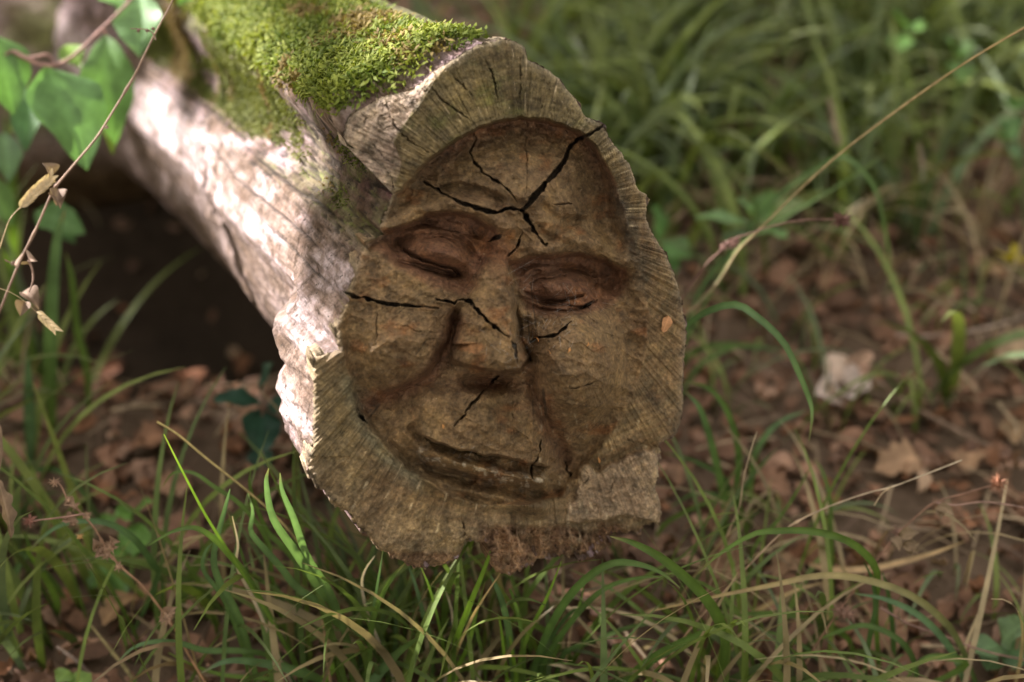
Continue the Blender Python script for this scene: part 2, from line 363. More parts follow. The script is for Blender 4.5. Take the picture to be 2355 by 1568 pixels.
    a, t = pl_dist(wx, wy, GROOVE_L); below = y > np.interp(x, [838,893,945,985,1012,1030], [930,912,892,868,830,790])
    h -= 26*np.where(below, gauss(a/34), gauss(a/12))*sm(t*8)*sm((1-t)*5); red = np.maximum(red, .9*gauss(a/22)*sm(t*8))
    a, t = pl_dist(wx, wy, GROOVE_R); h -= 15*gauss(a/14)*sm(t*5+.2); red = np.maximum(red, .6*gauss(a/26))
    a, t = pl_dist(wx, wy, [(1215,835),(1222,790),(1212,740)]); h -= 12*gauss(a/12)
    a, t = pl_dist(wx, wy, [(1302,1060),(1345,1035),(1400,955),(1445,880),(1455,800),(1445,730)]); h -= 7*gauss(a/22)*sm((1-t)*5)
    # muzzle, lips, chin
    h += 24*gauss((x-1110)/165)*gauss((y-985)/75)
    a, t = pl_dist(wx, wy, MOUTH); my = np.interp(x, [p[0] for p in MOUTH], [p[1] for p in MOUTH]); s = my-wy
    win = sm((x-945)/40)*sm((1268-x)/26)
    h += win*np.where(s > 0, 26*np.exp(-np.clip(s, 0, None)/44)*sm(s/5), 0)
    h += win*np.where(s <= 0, -12*np.exp(-np.abs(s)/9)+31*gauss((s+34)/17), 0)
    h -= win*5*gauss((s+64)/13); h += win*24*gauss((s+92)/19)
    a, t = pl_dist(wx, wy, [(950,985),(968,1020),(1000,1060)]); h -= 12*gauss(a/10)
    a, t = pl_dist(wx, wy, [(1148,880),(1160,930),(1150,985)]); h -= 7*gauss(a/18)
    h += 12*gauss((x-930)/50)*gauss((y-1010)/35)
    h = h*2.5
    # gouge marks
    carved = sm(d/10)
    cx = (x*.92+y*.38+10*fbm(x/60, y/60, 31))/52; cy = (-x*.38+y*.92+10*fbm(x/60, y/60, 32))/30
    cd, ch = cells(cx, cy, 4); h += carved*(15.*np.clip(cd, 0, 1.2)+5.0*(ch-.5))
    cd, ch = cells(x/24, y/17, 9); h += carved*(3.2*np.clip(cd, 0, 1.2)+2.0*(ch-.5))
    # saw marks, rays and rings outside the bowl
    rim = 1-carved
    ray_n = vn(np.cos(th)*70, np.sin(th)*70, 41); ray_f = vn(np.cos(th)*190, np.sin(th)*190+rp/170, 42)
    ring = vn(rp/7+2*fbm(np.cos(th)*3, np.sin(th)*3, 44), np.cos(th)*2, 43)
    h += rim*(2.6*ray_n+2.4*ray_f+.9*ring+3*fbm(x/50, y/50, 46))+carved*.7*ray_f
    h += 1.7*fbm(x/7, y/7, 48, 3)+carved*(4.5*fbm(x/26, y/15, 65, 3)+3.2*np.maximum(ridged((x+y)/34, (y-x)/70, 66, 2)-.25, 0))
    # lower rim: lumpy, then rotten along the bottom
    low = sm((y-1150)/90)*rim; h += low*(9*fbm(x/46, y/26, 50)+5*ridged(x/24, y/20, 51))
    rot = sm((y-1205-24*fbm(x/70, y/70, 52))/22)*sm((x-1085)/40); rot = np.maximum(rot, sm((y-1262)/16)*sm((x-830)/40)*.8)
    h += rot*(-22+26*ridged(x/22+fbm(x/40, y/40, 64), y/34, 53, 4)+10*fbm(x/9, y/9, 54))
    lowl = sm((np.hypot(x-1170, y-720)-470)/60)*(x < 1080)*(y > 1050); h += lowl*(7*ridged((x-y)/60, (x+y)/18, 55)-9)
    # broken pale step at lower right
    pal = sdf(wx+8*fbm(x/25, y/25, 56), wy+8*fbm(x/25, y/25, 57), [(1330,1068),(1375,1078),(1440,1045),(1500,1030),(1540,1050),(1540,1215),(1440,1190),(1380,1205),(1300,1205),(1300,1165),(1330,1130)])
    pale = sm(pal/9); h += pale*(14+5*ridged(x/40, y/30, 58)+4*fbm(x/12, y/12, 59))
    h -= 14*gauss((pal+8)/9)*(y < 1100)
    # small overhanging chips at the left rim edge by the bowl
    a, t = pl_dist(wx, wy, [(790,825),(798,870),(815,930),(838,985),(880,1040),(950,1095),(1010,1130)]); h -= 9*gauss(a/9)
    # bevelled, weathered corner at the upper left
    outer = inside(x, y, BEVEL_IN[::-1]+[(1060,60),(760,200),(770,440)])
    a, t = pl_dist(wx, wy, BEVEL_IN); bev = np.where(outer, sm(a/7), 0)*(y < 440)
    h -= np.where(outer & (y < 440), 5+a*.62, 0)+bev*(3*fbm(x/16, y/16, 61)+2*ridged(x/30, y/22, 62))
    # edges
    do, _ = pl_dist(x, y, [tuple(p) for p in RIM_OUT[::12]], True)
    h -= 12*np.exp(-do/5)+4*np.exp(-do/16)
    # cracks
    crk = np.zeros(x.shape)
    for pts, w, dp in CRACKS:
        if w < 2.3: w, dp = w*.62, dp*.7
        elif w < 4: w = w*.85
        P = np.array(pts); m = (x > P[:, 0].min()-20) & (x < P[:, 0].max()+20) & (y > P[:, 1].min()-20) & (y < P[:, 1].max()+20)
        if not m.any(): continue
        xx = x[m]+2.2*vn(x[m]/9, y[m]/9, 71)+1.2*vn(x[m]/4, y[m]/4, 73); yy = y[m]+2.2*vn(x[m]/9, y[m]/9, 72)
        a, t = pl_dist(xx, yy, pts); ww = w*(.3+.7*np.sin(math.pi*np.clip(t*.86+.1, 0, 1)))*(1+.7*vn(x[m]/13, y[m]/13, 74))
        if pts[0] == PITH: ww = w*(.35+.65*sm(t*6))*(1-.72*t)*(1+.5*vn(x[m]/14, y[m]/14, 74))+.5
        c = sm((ww+(1.3 if w > 2.4 else .5)-a)/1.8); h[m] -= dp*c*np.clip(ww/w, .3, 1); crk[m] = np.maximum(crk[m], c*np.clip(ww/4.2, .2, .85))
        h[m] += 2.4*gauss((a-ww-3.5)/3.2)
    # fine drying checks, radial
    chk = sm((np.abs(vn(np.cos(th)*34, np.sin(th)*34, 81))*-1+.035)/.035)*sm(vn(np.cos(th)*6+rp/60, np.sin(th)*6, 82)*3)
    chk *= sm((rp-60)/60); h -= 5*chk*(.35+.65*rim)
    # ---------------- pigment
    C = np.empty(x.shape+(3,)); C[...] = (.190, .115, .055)
    def mixin(w, c): C[...] = C*(1-w[..., None])+np.array(c)*w[..., None]
    nA = fbm(x/70, y/70, 90); nB = fbm(x/28, y/28, 91); nC = fbm(x/12, y/12, 92, 3)
    mixin(sm(nA*1.3+.35)*.6, (.155, .098, .045)); mixin(sm(nB*1.5-.1)*.45, (.26, .165, .075)); mixin(sm(nC*1.8-.35)*.5, (.09, .055, .030)); mixin(sm(-nC*1.8-.5)*.4, (.32, .21, .11))
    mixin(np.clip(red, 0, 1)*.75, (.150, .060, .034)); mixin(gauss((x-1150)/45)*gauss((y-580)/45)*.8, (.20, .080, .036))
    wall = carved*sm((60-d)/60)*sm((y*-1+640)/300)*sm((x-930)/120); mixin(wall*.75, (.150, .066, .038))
    mixin(carved*sm(fbm(x/55, y/38, 94)*2-.35)*.65, (.225, .090, .030))
    mixin(rim*sm((520-y)/260)*.7, (.135, .110, .048)); mixin(rim*sm((520-y)/260)*sm(nA*2.2-.2)*.5, (.135, .145, .040))
    mixin(rim*sm(ring*2.4-.3)*.45, (.12, .085, .040)); mixin(rim*sm(-ring*2.4-.5)*.3, (.26, .19, .10))
    mixin(rim*sm((860-x)/60)*sm((y-760)/120)*.6, (.160, .118, .056))
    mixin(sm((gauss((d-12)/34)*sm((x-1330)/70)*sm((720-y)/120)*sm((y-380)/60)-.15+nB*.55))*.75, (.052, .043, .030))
    mixin(gauss((pl_dist(wx, wy, [(800,880),(835,980),(885,1050),(960,1110)])[0])/18)*.6, (.175, .158, .098))
    mixin(low*.35, (.26, .20, .125)); mixin(lowl*.55, (.27, .185, .098)); mixin(rot*.85, (.27, .155, .09)); mixin(rot*sm(nC*2-.2)*.5, (.13, .065, .04))
    mixin(pale*.75, (.34, .235, .15)); mixin(pale*sm(nC*2-.3)*.7, (.17, .12, .075))
    rn = vn(np.cos(th)*105, np.sin(th)*105, 97); seg = sm(vn(np.cos(th)*30, np.sin(th)*30+rp/26, 98)*2.2-.75)
    mixin(rim*sm(rn*3-1.35)*seg*sm((rp-150)/80)*.8*(1-rot), (.52, .40, .25))
    mixin(win*gauss((s+40)/16)*sm(nC*2.6-.25)*.9, (.48, .40, .30))
    mixin(bev*.85, (.42, .31, .245)); mixin(bev*sm(nB*2-.3)*.6, (.27, .17, .12))
    mixin(rim*sm(fbm(x/34, y/34, 121)*2.4-.3)*.5*(1-pale), (.095, .070, .036))
    mixin(np.exp(-do/7)*.5*(y < 1150), (.36, .29, .21))  # lit outer edge painted into the pigment
    mixin(sm(fbm(x/9, y/22, 99, 3)*2.6-1.2)*.7*(x > 1240)*(x < 1560)*sm((y-880)/80), (.42, .33, .22))
    mixin(chk*.7, (.05, .035, .022)); mixin(crk, (.018, .013, .010))
    return h, C, rp, th, rim

def on_face(px, py, h):                    # point at height h (px) above the plane of the sawn end, seen at a pixel
    r = rays(np.stack([px, py], 1)); t = (np.dot(P_FACE-CAMP, N_FACE)+h/PXM)/(r@N_FACE)
    return CAMP+r*t[:, None]

log = thing('fallen_log', 'mossy fallen log with a sleeping human face carved into its sawn end', 'log', (-.45, 1.55, .05))
def build_face():
    k = np.linspace(0, 1, NR)**.86
    ctr = np.array([1170., 720.]); P = ctr[None, None]+(RIM_OUT-ctr)[None]*k[:, None, None]
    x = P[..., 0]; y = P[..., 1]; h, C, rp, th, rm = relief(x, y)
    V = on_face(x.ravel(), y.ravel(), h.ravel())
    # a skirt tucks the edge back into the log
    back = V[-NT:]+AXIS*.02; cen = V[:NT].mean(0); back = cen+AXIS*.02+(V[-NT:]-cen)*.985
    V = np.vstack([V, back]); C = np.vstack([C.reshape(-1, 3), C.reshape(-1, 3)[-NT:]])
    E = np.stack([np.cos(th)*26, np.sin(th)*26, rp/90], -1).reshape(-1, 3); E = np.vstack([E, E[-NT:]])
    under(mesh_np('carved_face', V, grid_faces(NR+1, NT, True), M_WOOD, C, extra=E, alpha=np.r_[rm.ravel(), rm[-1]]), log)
    return h[-1]
EDGE_H = build_face()

NS, LB = 300, 1.15
def bark_surface(nt):
    """rings of the log's flank: returns points [ring, angle], the ring-0 pixel and the distance s"""
    idx = (np.arange(nt)*NT//nt); px = RIM_OUT[idx]; eh = EDGE_H[idx]
    ring0 = on_face(px[:, 0], px[:, 1], eh)
    sh = np.convolve(np.r_[px[-25:, 0], px[:, 0], px[:25, 0]], np.ones(51)/51, 'same')[25:-25], np.convolve(np.r_[px[-25:, 1], px[:, 1], px[:25, 1]], np.ones(51)/51, 'same')[25:-25]
    soft = on_face(sh[0], sh[1], eh*0+0)
    c0 = on_face(np.array([1170.]), np.array([720.]), np.array([0.]))[0]
    s = np.linspace(0, 1, NS)**1.6*LB
    S = s[:, None]; X0 = sh[0][None, :]; Y0 = sh[1][None, :]
    th = np.arctan2(Y0-720, X0-1170); deg = np.degrees(th) % 360     # 90 bottom, 180 left, 270 top
    mixr = np.exp(-S/.03)[..., None]
    base = ring0[None]*mixr+soft[None]*(1-mixr)
    # taper behind the flared lower left corner
    k_low = np.interp(deg, [60, 90, 110, 130, 150, 162, 172, 184, 200], [.96, .86, .76, .72, .745, .80, .92, .985, 1.0])
    s0 = .078+.022*fbm(deg*.22, S*0+1, 111, 3)+.028*gauss((deg-162)/4)-.022*gauss((deg-154)/3); flare = sm((S-s0)/.05)
    k = 1+(k_low-1)*flare
    k = k-.045*sm((S-.02)/.10)*sm((deg-205)/10)*sm((276-deg)/14)*1.0        # flank lies under the bark plate
    # bark plate on top, broken lower edge
    edge = 228.5+3.0*fbm(S*16, S*0, 101)+2.0*fbm(S*60, S*0+3, 102)+5*sm((S-.10)/.3)
    lip = sm((deg-edge)/2.2); k = k+.062*lip*sm((S-.004)/.02)*sm((270-deg)/16)+(1-sm((S-.004)/.02))*0
    k = k-.04*sm(S/.006)*np.maximum(sm((deg-272)/14), sm((112-deg)/14))
    # lumps, fissures along the grain, pits
    arc = deg/360*36
    k = k+(.026*fbm(arc*.7, S*7, 103)+.016*fbm(arc*2.0, S*16, 104))*(.4+.6*sm((S-.05)/.2))
    k = k+.0025*ridged(arc*7, S*7, 105)*sm(S/.03)+.010*fbm(arc*2.6, S*34, 113)*np.exp(-S/.06)*sm((deg-190)/8)*sm((232-deg)/6)+.013*(ridged(arc*6+S*20+fbm(arc*3, S*30, 114), S*16, 112)-.4)*sm((200-deg)/14)*sm((deg-132)/8)*sm(S/.022)*sm((.16-S)/.08)+.006*fbm(arc*11, S*70, 106)*sm(S/.01)
    fz = sm((deg-190)/12)*sm((236-deg)/5)*sm(S/.02); pits = sm(fbm(arc*8, S*70, 107)*3.4-.45)*fz; k = k-.020*pits
    crack = np.zeros(np.broadcast(S, deg).shape)
    for d0, s0, s1, w, dp, wob in ((204, .05, .30, .5, .04, 3), (191, .05, .42, .5, .03, 3.5), (206.5, .28, .55, .5, .05, 1), (198, .42, .8, .5, .04, 3), (183, .02, .2, .4, .02, 2)):
        dc = np.abs(deg-d0-wob*fbm(S*9, S*0+d0, 108)); c = sm((w+.5-dc)/.7)*sm((S-s0)/.05)*sm((s1-S)/.05)
        k = k-dp*c; crack = np.maximum(crack, c)
    cen = c0+AXIS*S[..., None]+np.array([0, 0, 1])*0
    bend = sm((S-.5)/.7)[..., None]*np.array([-.05, .02, 0])
    V = cen+bend+(base-c0)*k[..., None]
    return V, deg+S*0, S+deg*0, lip*sm((S-.004)/.02), pits, crack, arc+S*0
def build_bark():
    nt = 780; V, deg, S, lip, pits, crack, arc = bark_surface(nt)
    C = np.empty(deg.shape+(3,)); C[...] = (.35, .255, .275)
    def mixin(w, c): C[...] = C*(1-w[..., None])+np.array(c)*w[..., None]
    sun_low = sm((206-deg)/12)*sm((deg-135)/15); C[...] = C*(1-sun_low[..., None])+np.array([.62, .51, .54])*sun_low[..., None]  # paler lower flank: sunlight painted into the wood colour
    n1 = fbm(arc*.9, S*9, 120); n2 = fbm(arc*3, S*30, 121); n3 = fbm(arc*9, S*80, 122, 3)
    mixin(sm(n1*2.4+.1)*.8, (.20, .135, .09))
    mixin(sm(n2*2.4-.1)*.7, (.15, .10, .07))
    mixin(sm(n2*-2-.3)*.6, (.56, .46, .45))
    olive = sm((deg-198)/10)*sm((232-deg)/4)*sm((.30-S)/.1)*sm(n1*2+.9)
    mixin(olive*.9, (.135, .115, .055)); mixin(olive*sm(n3*2.2-.2)*.8, (.20, .25, .05)); mixin(olive*sm(n2*2.4-.2)*.6, (.13, .07, .062))
    mixin(sm((deg-207)/6)*sm((S-.15)/.08)*sm(n1*2+.7)*.85*sm((.8-S)/.1), (.13, .15, .035))
    mixin(gauss((deg-224)/6)*sm((.12-S)/.06)*sm(n2*1.5+.6)*.8, (.15, .075, .085)); mixin(sm(n3*2.6-.7)*.6, (.09, .065, .05))
    mixin(lip*.8, (.42, .31, .24)); mixin(lip*sm((deg-232)/4)*.85, (.095, .105, .035)); mixin(sm((deg-290)/20)*.7, (.26, .19, .13))
    mixin(sm((176-deg)/8)*sm((S-.05)/.05)*.7, (.13, .085, .055))
    mixin(pits*.85, (.05, .040, .030)); mixin(crack*.8, (.03, .022, .018))
    E = np.stack([arc*14, S*26, n3*0+deg*.1], -1).reshape(-1, 3)
    under(mesh_np('bark', V.reshape(-1, 3), grid_faces(NS, nt, True)[:, ::-1], M_BARK, C.reshape(-1, 3), extra=E), log)
    return V, deg, S, lip, arc
BV, BDEG, BS, BLIP, BARC = build_bark()

# ------------------------------------------------------------------ moss sprigs
def rnd(seed): return np.random.default_rng(seed)
def sprigs(P, Nrm, size, colA, colB, seed, name, parent):
    """each sprig: a bent stem of three leafy segments, six small pointed faces"""
    g = rnd(seed); n = len(P)
    t = g.normal(size=(n, 3)); t -= (t*Nrm).sum(1)[:, None]*Nrm; t /= np.linalg.norm(t, axis=1)[:, None]; b = np.cross(Nrm, t)
    ln = size*g.uniform(.55, 1.35, n); lean = g.uniform(.5, 1.7, n)
    pts = []
    for k in range(4):
        f = k/3; pts.append(P+Nrm*(ln*(f-.28*f*f*lean))[:, None]+t*(ln*f*f*lean*.75)[:, None])
    V = []; col = []; sh = g.uniform(0, 1, n)[:, None]; cl = (.5+.9*fbm(P[:, 0]*60, P[:, 1]*60, seed+1))[:, None]; sh = np.clip(sh*.7+cl*.5-.1, 0, 1); base = colA*(1-sh)+colB*sh; dead = (fbm(P[:, 0]*25, P[:, 1]*25, seed+2)[:, None] > .33)*.7; base = base*(1-dead)+np.array([.22, .13, .06])*dead
    for k in range(3):
        a, c = pts[k], pts[k+1]; w = (ln*.17*(1-.25*k))[:, None]; ax = b if k % 2 == 0 else (b*.6+Nrm*.5)
        tip = c+(c-a)*.25
        for sg in (1, -1):
            V += [a, a*.5+c*.5+ax*w*sg*1.5, tip]; col += [base*.8, base*(1.0+.1*k), base*(1.15+.12*k)]
    V = np.stack(V, 1).reshape(-1, 3); col = np.stack(col, 1).reshape(-1, 3)
    Fc = np.arange(len(V)).reshape(-1, 3)
    o = under(mesh_np(name, V, Fc, M_MOSS, col, smooth=False), parent); o['kind'] = 'stuff'; return o
def moss():
    V = BV; dT = np.roll(V, -1, 1)-V; dS = np.roll(V, -1, 0)-V; n = np.cross(dT, dS); A = np.linalg.norm(n, axis=2); n /= A[..., None]+1e-12
    cen = V.mean(1, keepdims=True); n *= np.sign((n*(V-cen)).sum(2))[..., None]
    A[-1] = 0
    n1 = fbm(BARC*1.5, BS*11, 131); n2 = fbm(BARC*4, BS*30, 132)
    # how far the moss reaches towards the sawn edge, by angle
    dist = np.interp(BDEG, [226, 230, 236, 244, 254, 262, 275, 300], [.014, .012, .004, .001, .002, .004, .012, .03])
    top = BLIP*sm((BDEG-230-1.5*n2)/2)*sm((268-BDEG)/5)*sm((BS-dist-.008*n2)/.008)*(n2 > -.42)
    w = A*top*np.where(BS < .45, 1.0, .45); g = rnd(5)
    i = g.choice(w.size, 24000, p=(w/w.sum()).ravel()); jit = g.uniform(-.5, .5, (len(i), 2))
    P = V.reshape(-1, 3)[i]+dT.reshape(-1, 3)[i]*jit[:, :1]+dS.reshape(-1, 3)[i]*jit[:, 1:]; Nn = n.reshape(-1, 3)[i]
    sprigs(P, Nn, .0072, np.array([.075, .115, .014]), np.array([.25, .27, .045]), 6, 'moss', log)
    w = A*(1-BLIP)*sm((BDEG-207)/6)*sm((BS-.15)/.10)*sm((.75-BS)/.1)*(n1 > -.15)+A*.25*(1-BLIP)*sm((BDEG-205)/5)*(n1+n2*.5 > .30)*sm((.3-BS)/.1)*sm((BS-.015)/.02)
    i = g.choice(w.size, 12000, p=(w/w.sum()).ravel()); P = V.reshape(-1, 3)[i]+dT.reshape(-1, 3)[i]*g.uniform(-.5, .5, (len(i), 1)); Nn = n.reshape(-1, 3)[i]
    o = sprigs(P, Nn, .0042, np.array([.07, .085, .018]), np.array([.18, .19, .04]), 7, 'moss', log); o['label'] = 'thin olive moss on the flank of the log'
moss()

# ------------------------------------------------------------------ other fallen wood
def trunk(name, label, cat, path, radii, nseg, nang, colf, seed, amp=.05):
    C0 = spline([tuple(p)+(r,) for p, r in zip(path, radii)], nseg); P = C0[:, :3]; R = C0[:, 3]
    T = np.gradient(P, axis=0); T /= np.linalg.norm(T, axis=1)[:, None]; up = np.array([0, 0, 1.])
    U = np.cross(T, up); U /= np.linalg.norm(U, axis=1)[:, None]; Wv = np.cross(U, T)
    a = np.linspace(0, 2*math.pi, nang, endpoint=False); L = np.arange(nseg)*np.linalg.norm(P[1]-P[0])
    ca, sa = np.cos(a)[None], np.sin(a)[None]
    k = 1+amp*fbm(ca*1.5+L[:, None]*3, sa*1.5, seed)+amp*.4*ridged(a[None]*6, L[:, None]*4, seed+2)+amp*.25*fbm(a[None]*12, L[:, None]*30, seed+3)
    V = P[:, None]+(U[:, None]*ca[..., None]+Wv[:, None]*sa[..., None])*(R[:, None]*k)[..., None]
    col = colf(sa+0*k, L[:, None]+0*k, a[None]+0*k)
    E = np.stack([a[None]*12+0*k, L[:, None]*10+0*k, 0*k], -1).reshape(-1, 3)
    V = np.concatenate([P[:1][:, None].repeat(nang, 1), V, P[-1:][:, None].repeat(nang, 1)])
    col = np.concatenate([col[:1], col, col[-1:]]); E = np.vstack([E[:nang], E, E[-nang:]])
    o = mesh_np(name, V.reshape(-1, 3), grid_faces(nseg+2, nang, True), M_BARK, col.reshape(-1, 3), extra=E)
    return tag(o, label, cat)
def col_cross(sa, L, a):
    n = fbm(a*2, L*7, 140); c = np.array([.30, .225, .205])*(1+.5*n[..., None]); under_ = sm(-sa*1.6+.35)[..., None]
    c = c*(1-under_)+np.array([.20, .125, .06])*under_
    g = sm((L-.62)/.15)*sm(fbm(a*3, L*12, 141)*2+.4)*sm(sa*3); return c*(1-g[..., None]*.8)+np.array([.15, .17, .04])*g[..., None]*.8
trunk('fallen_tree', 'grey purplish fallen trunk lying across behind the carved log', 'trunk',
      [at(-900, 190, 1.92), at(-300, 210, 1.90), at(100, 225, 1.88), at(420, 190, 1.96), at(640, 120, 2.1)], [.155, .15, .15, .145, .11], 160, 120, col_cross, 60)
def col_br(sa, L, a):
    n = fbm(a*2, L*9, 150); return np.array([.22, .145, .10])*(1+.5*n[..., None])
trunk('fallen_branch', 'thick brown blurred branch lying on the ground beyond the moss', 'branch',
      [at(760, -160, 2.75), at(900, -40, 2.55), at(1010, 40, 2.42), at(1120, 96, 2.34), at(1300, 150, 2.27), at(1460, 200, 2.2)], [.07, .06, .055, .05, .035, .02], 80, 48, col_br, 66)

# ------------------------------------------------------------------ ribbons: grass and stems
GREEN = np.array([.095, .155, .030]); DGREEN = np.array([.060, .110, .030]); LIME = np.array([.17, .28, .03]); STRAW = np.array([.46, .32, .16]); PALE = np.array([.50, .40, .32]); BROWN = np.array([.26, .15, .085]); BLUE = np.array([.11, .19, .09])
PAL = dict(g=GREEN, d=DGREEN, l=LIME, s=STRAW, p=PALE, b=BROWN, u=BLUE)
def blade_mesh(name, P, width, colA, colB, root, twist=0., flat=0.25, mat=None, seed=0):
    """a grass blade with a midrib: P [n,3] root to tip, width in metres"""
    n = len(P); T = np.gradient(P, axis=0); T /= np.linalg.norm(T, axis=1)[:, None]+1e-9
    view = P-CAMP; view /= np.linalg.norm(view, axis=1)[:, None]
    S = np.cross(T, view); S /= np.linalg.norm(S, axis=1)[:, None]+1e-9; Nn = np.cross(S, T)
    t = np.linspace(0, 1, n); an = twist+flat*np.sin(t*3+seed); S2 = S*np.cos(an)[:, None]+Nn*np.sin(an)[:, None]; N2 = np.cross(S2, T)
    w = width*.5*(.55+.45*sm(t*3))*(1-t**3.2)+.0003
    V = np.stack([P-S2*w[:, None], P+N2*(w*.35)[:, None], P+S2*w[:, None]], 1).reshape(-1, 3)
    c = colA[None]*(1-t[:, None])+colB[None]*t[:, None]; col = np.repeat(c[:, None], 3, 1); col[:, 1] *= 1.25
    tipw = (sm((t-.86)/.12)*(.5+.5*math.sin(seed*5)))[:, None, None]; col = col*(1-tipw)+np.array([.30, .20, .09])*tipw
    col *= 1+.12*fbm(t*9, t*0+seed, 3)[:, None, None]
    return under(mesh_np(name, V, grid_faces(n, 3), mat or M_GRASS, col.reshape(-1, 3)), root)
def tube_mesh(name, P, r0, r1, col, root, nodes_=(), seed=0, colB=None, sides=6):
    n = len(P); T = np.gradient(P, axis=0); T /= np.linalg.norm(T, axis=1)[:, None]+1e-9
    ref = np.array([.3, .2, .93]); U = np.cross(T, ref); U /= np.linalg.norm(U, axis=1)[:, None]; Wv = np.cross(U, T)
    a = np.linspace(0, 2*math.pi, sides, endpoint=False); t = np.linspace(0, 1, n); R = r0+(r1-r0)*t
    R = R*(1+.12*fbm(t*20, t*0+seed, 5))
    for q in nodes_: R = R*(1+.9*gauss((t-q)/.008))
    V = P[:, None]+(U[:, None]*np.cos(a)[None, :, None]+Wv[:, None]*np.sin(a)[None, :, None])*R[:, None, None]
    c = np.asarray(col)[None]*(1-t[:, None])+np.asarray(colB if colB is not None else col)[None]*t[:, None]
    c = np.repeat((c*(1+.25*fbm(t*14, t*0+seed, 6))[:, None])[:, None], sides, 1)
    o = mesh_np(name, V.reshape(-1, 3), grid_faces(n, sides, True), M_STRAW, c.reshape(-1, 3))
    return under(o, root) if root is not None else o
z = {'z1': (689.7, .4031, 57.5, .4031), 'z3': (0, .5131, 0, .5131), 'z4': (0, .5235, 747.1, .5235), 'z5': (1494.2, .5130, 0, .5130), 'z6': (1494.2, .5233, 747.1, .5233),
     'z7': (689.7, .3904, 1149.4, .3904), 'zl': (0, .33, 287.3, .33), 'd': (0, 1, 0, 1)}
def cv(k, pts): a, b, c, d = z[k]; return [(a+b*x, c+d*y) for x, y in pts]
def path3(pts, lean=0., Y0=None, n=22, below=None):
    """pixel path (root first) -> a curve standing on the ground where its root pixel meets it"""
    if Y0 is None: Y0 = hit(*pts[0])[1]
    q = [at_y(px, py, Y0+lean*i/(len(pts)-1)) for i, (px, py) in enumerate(pts)]
    return spline(q, n)

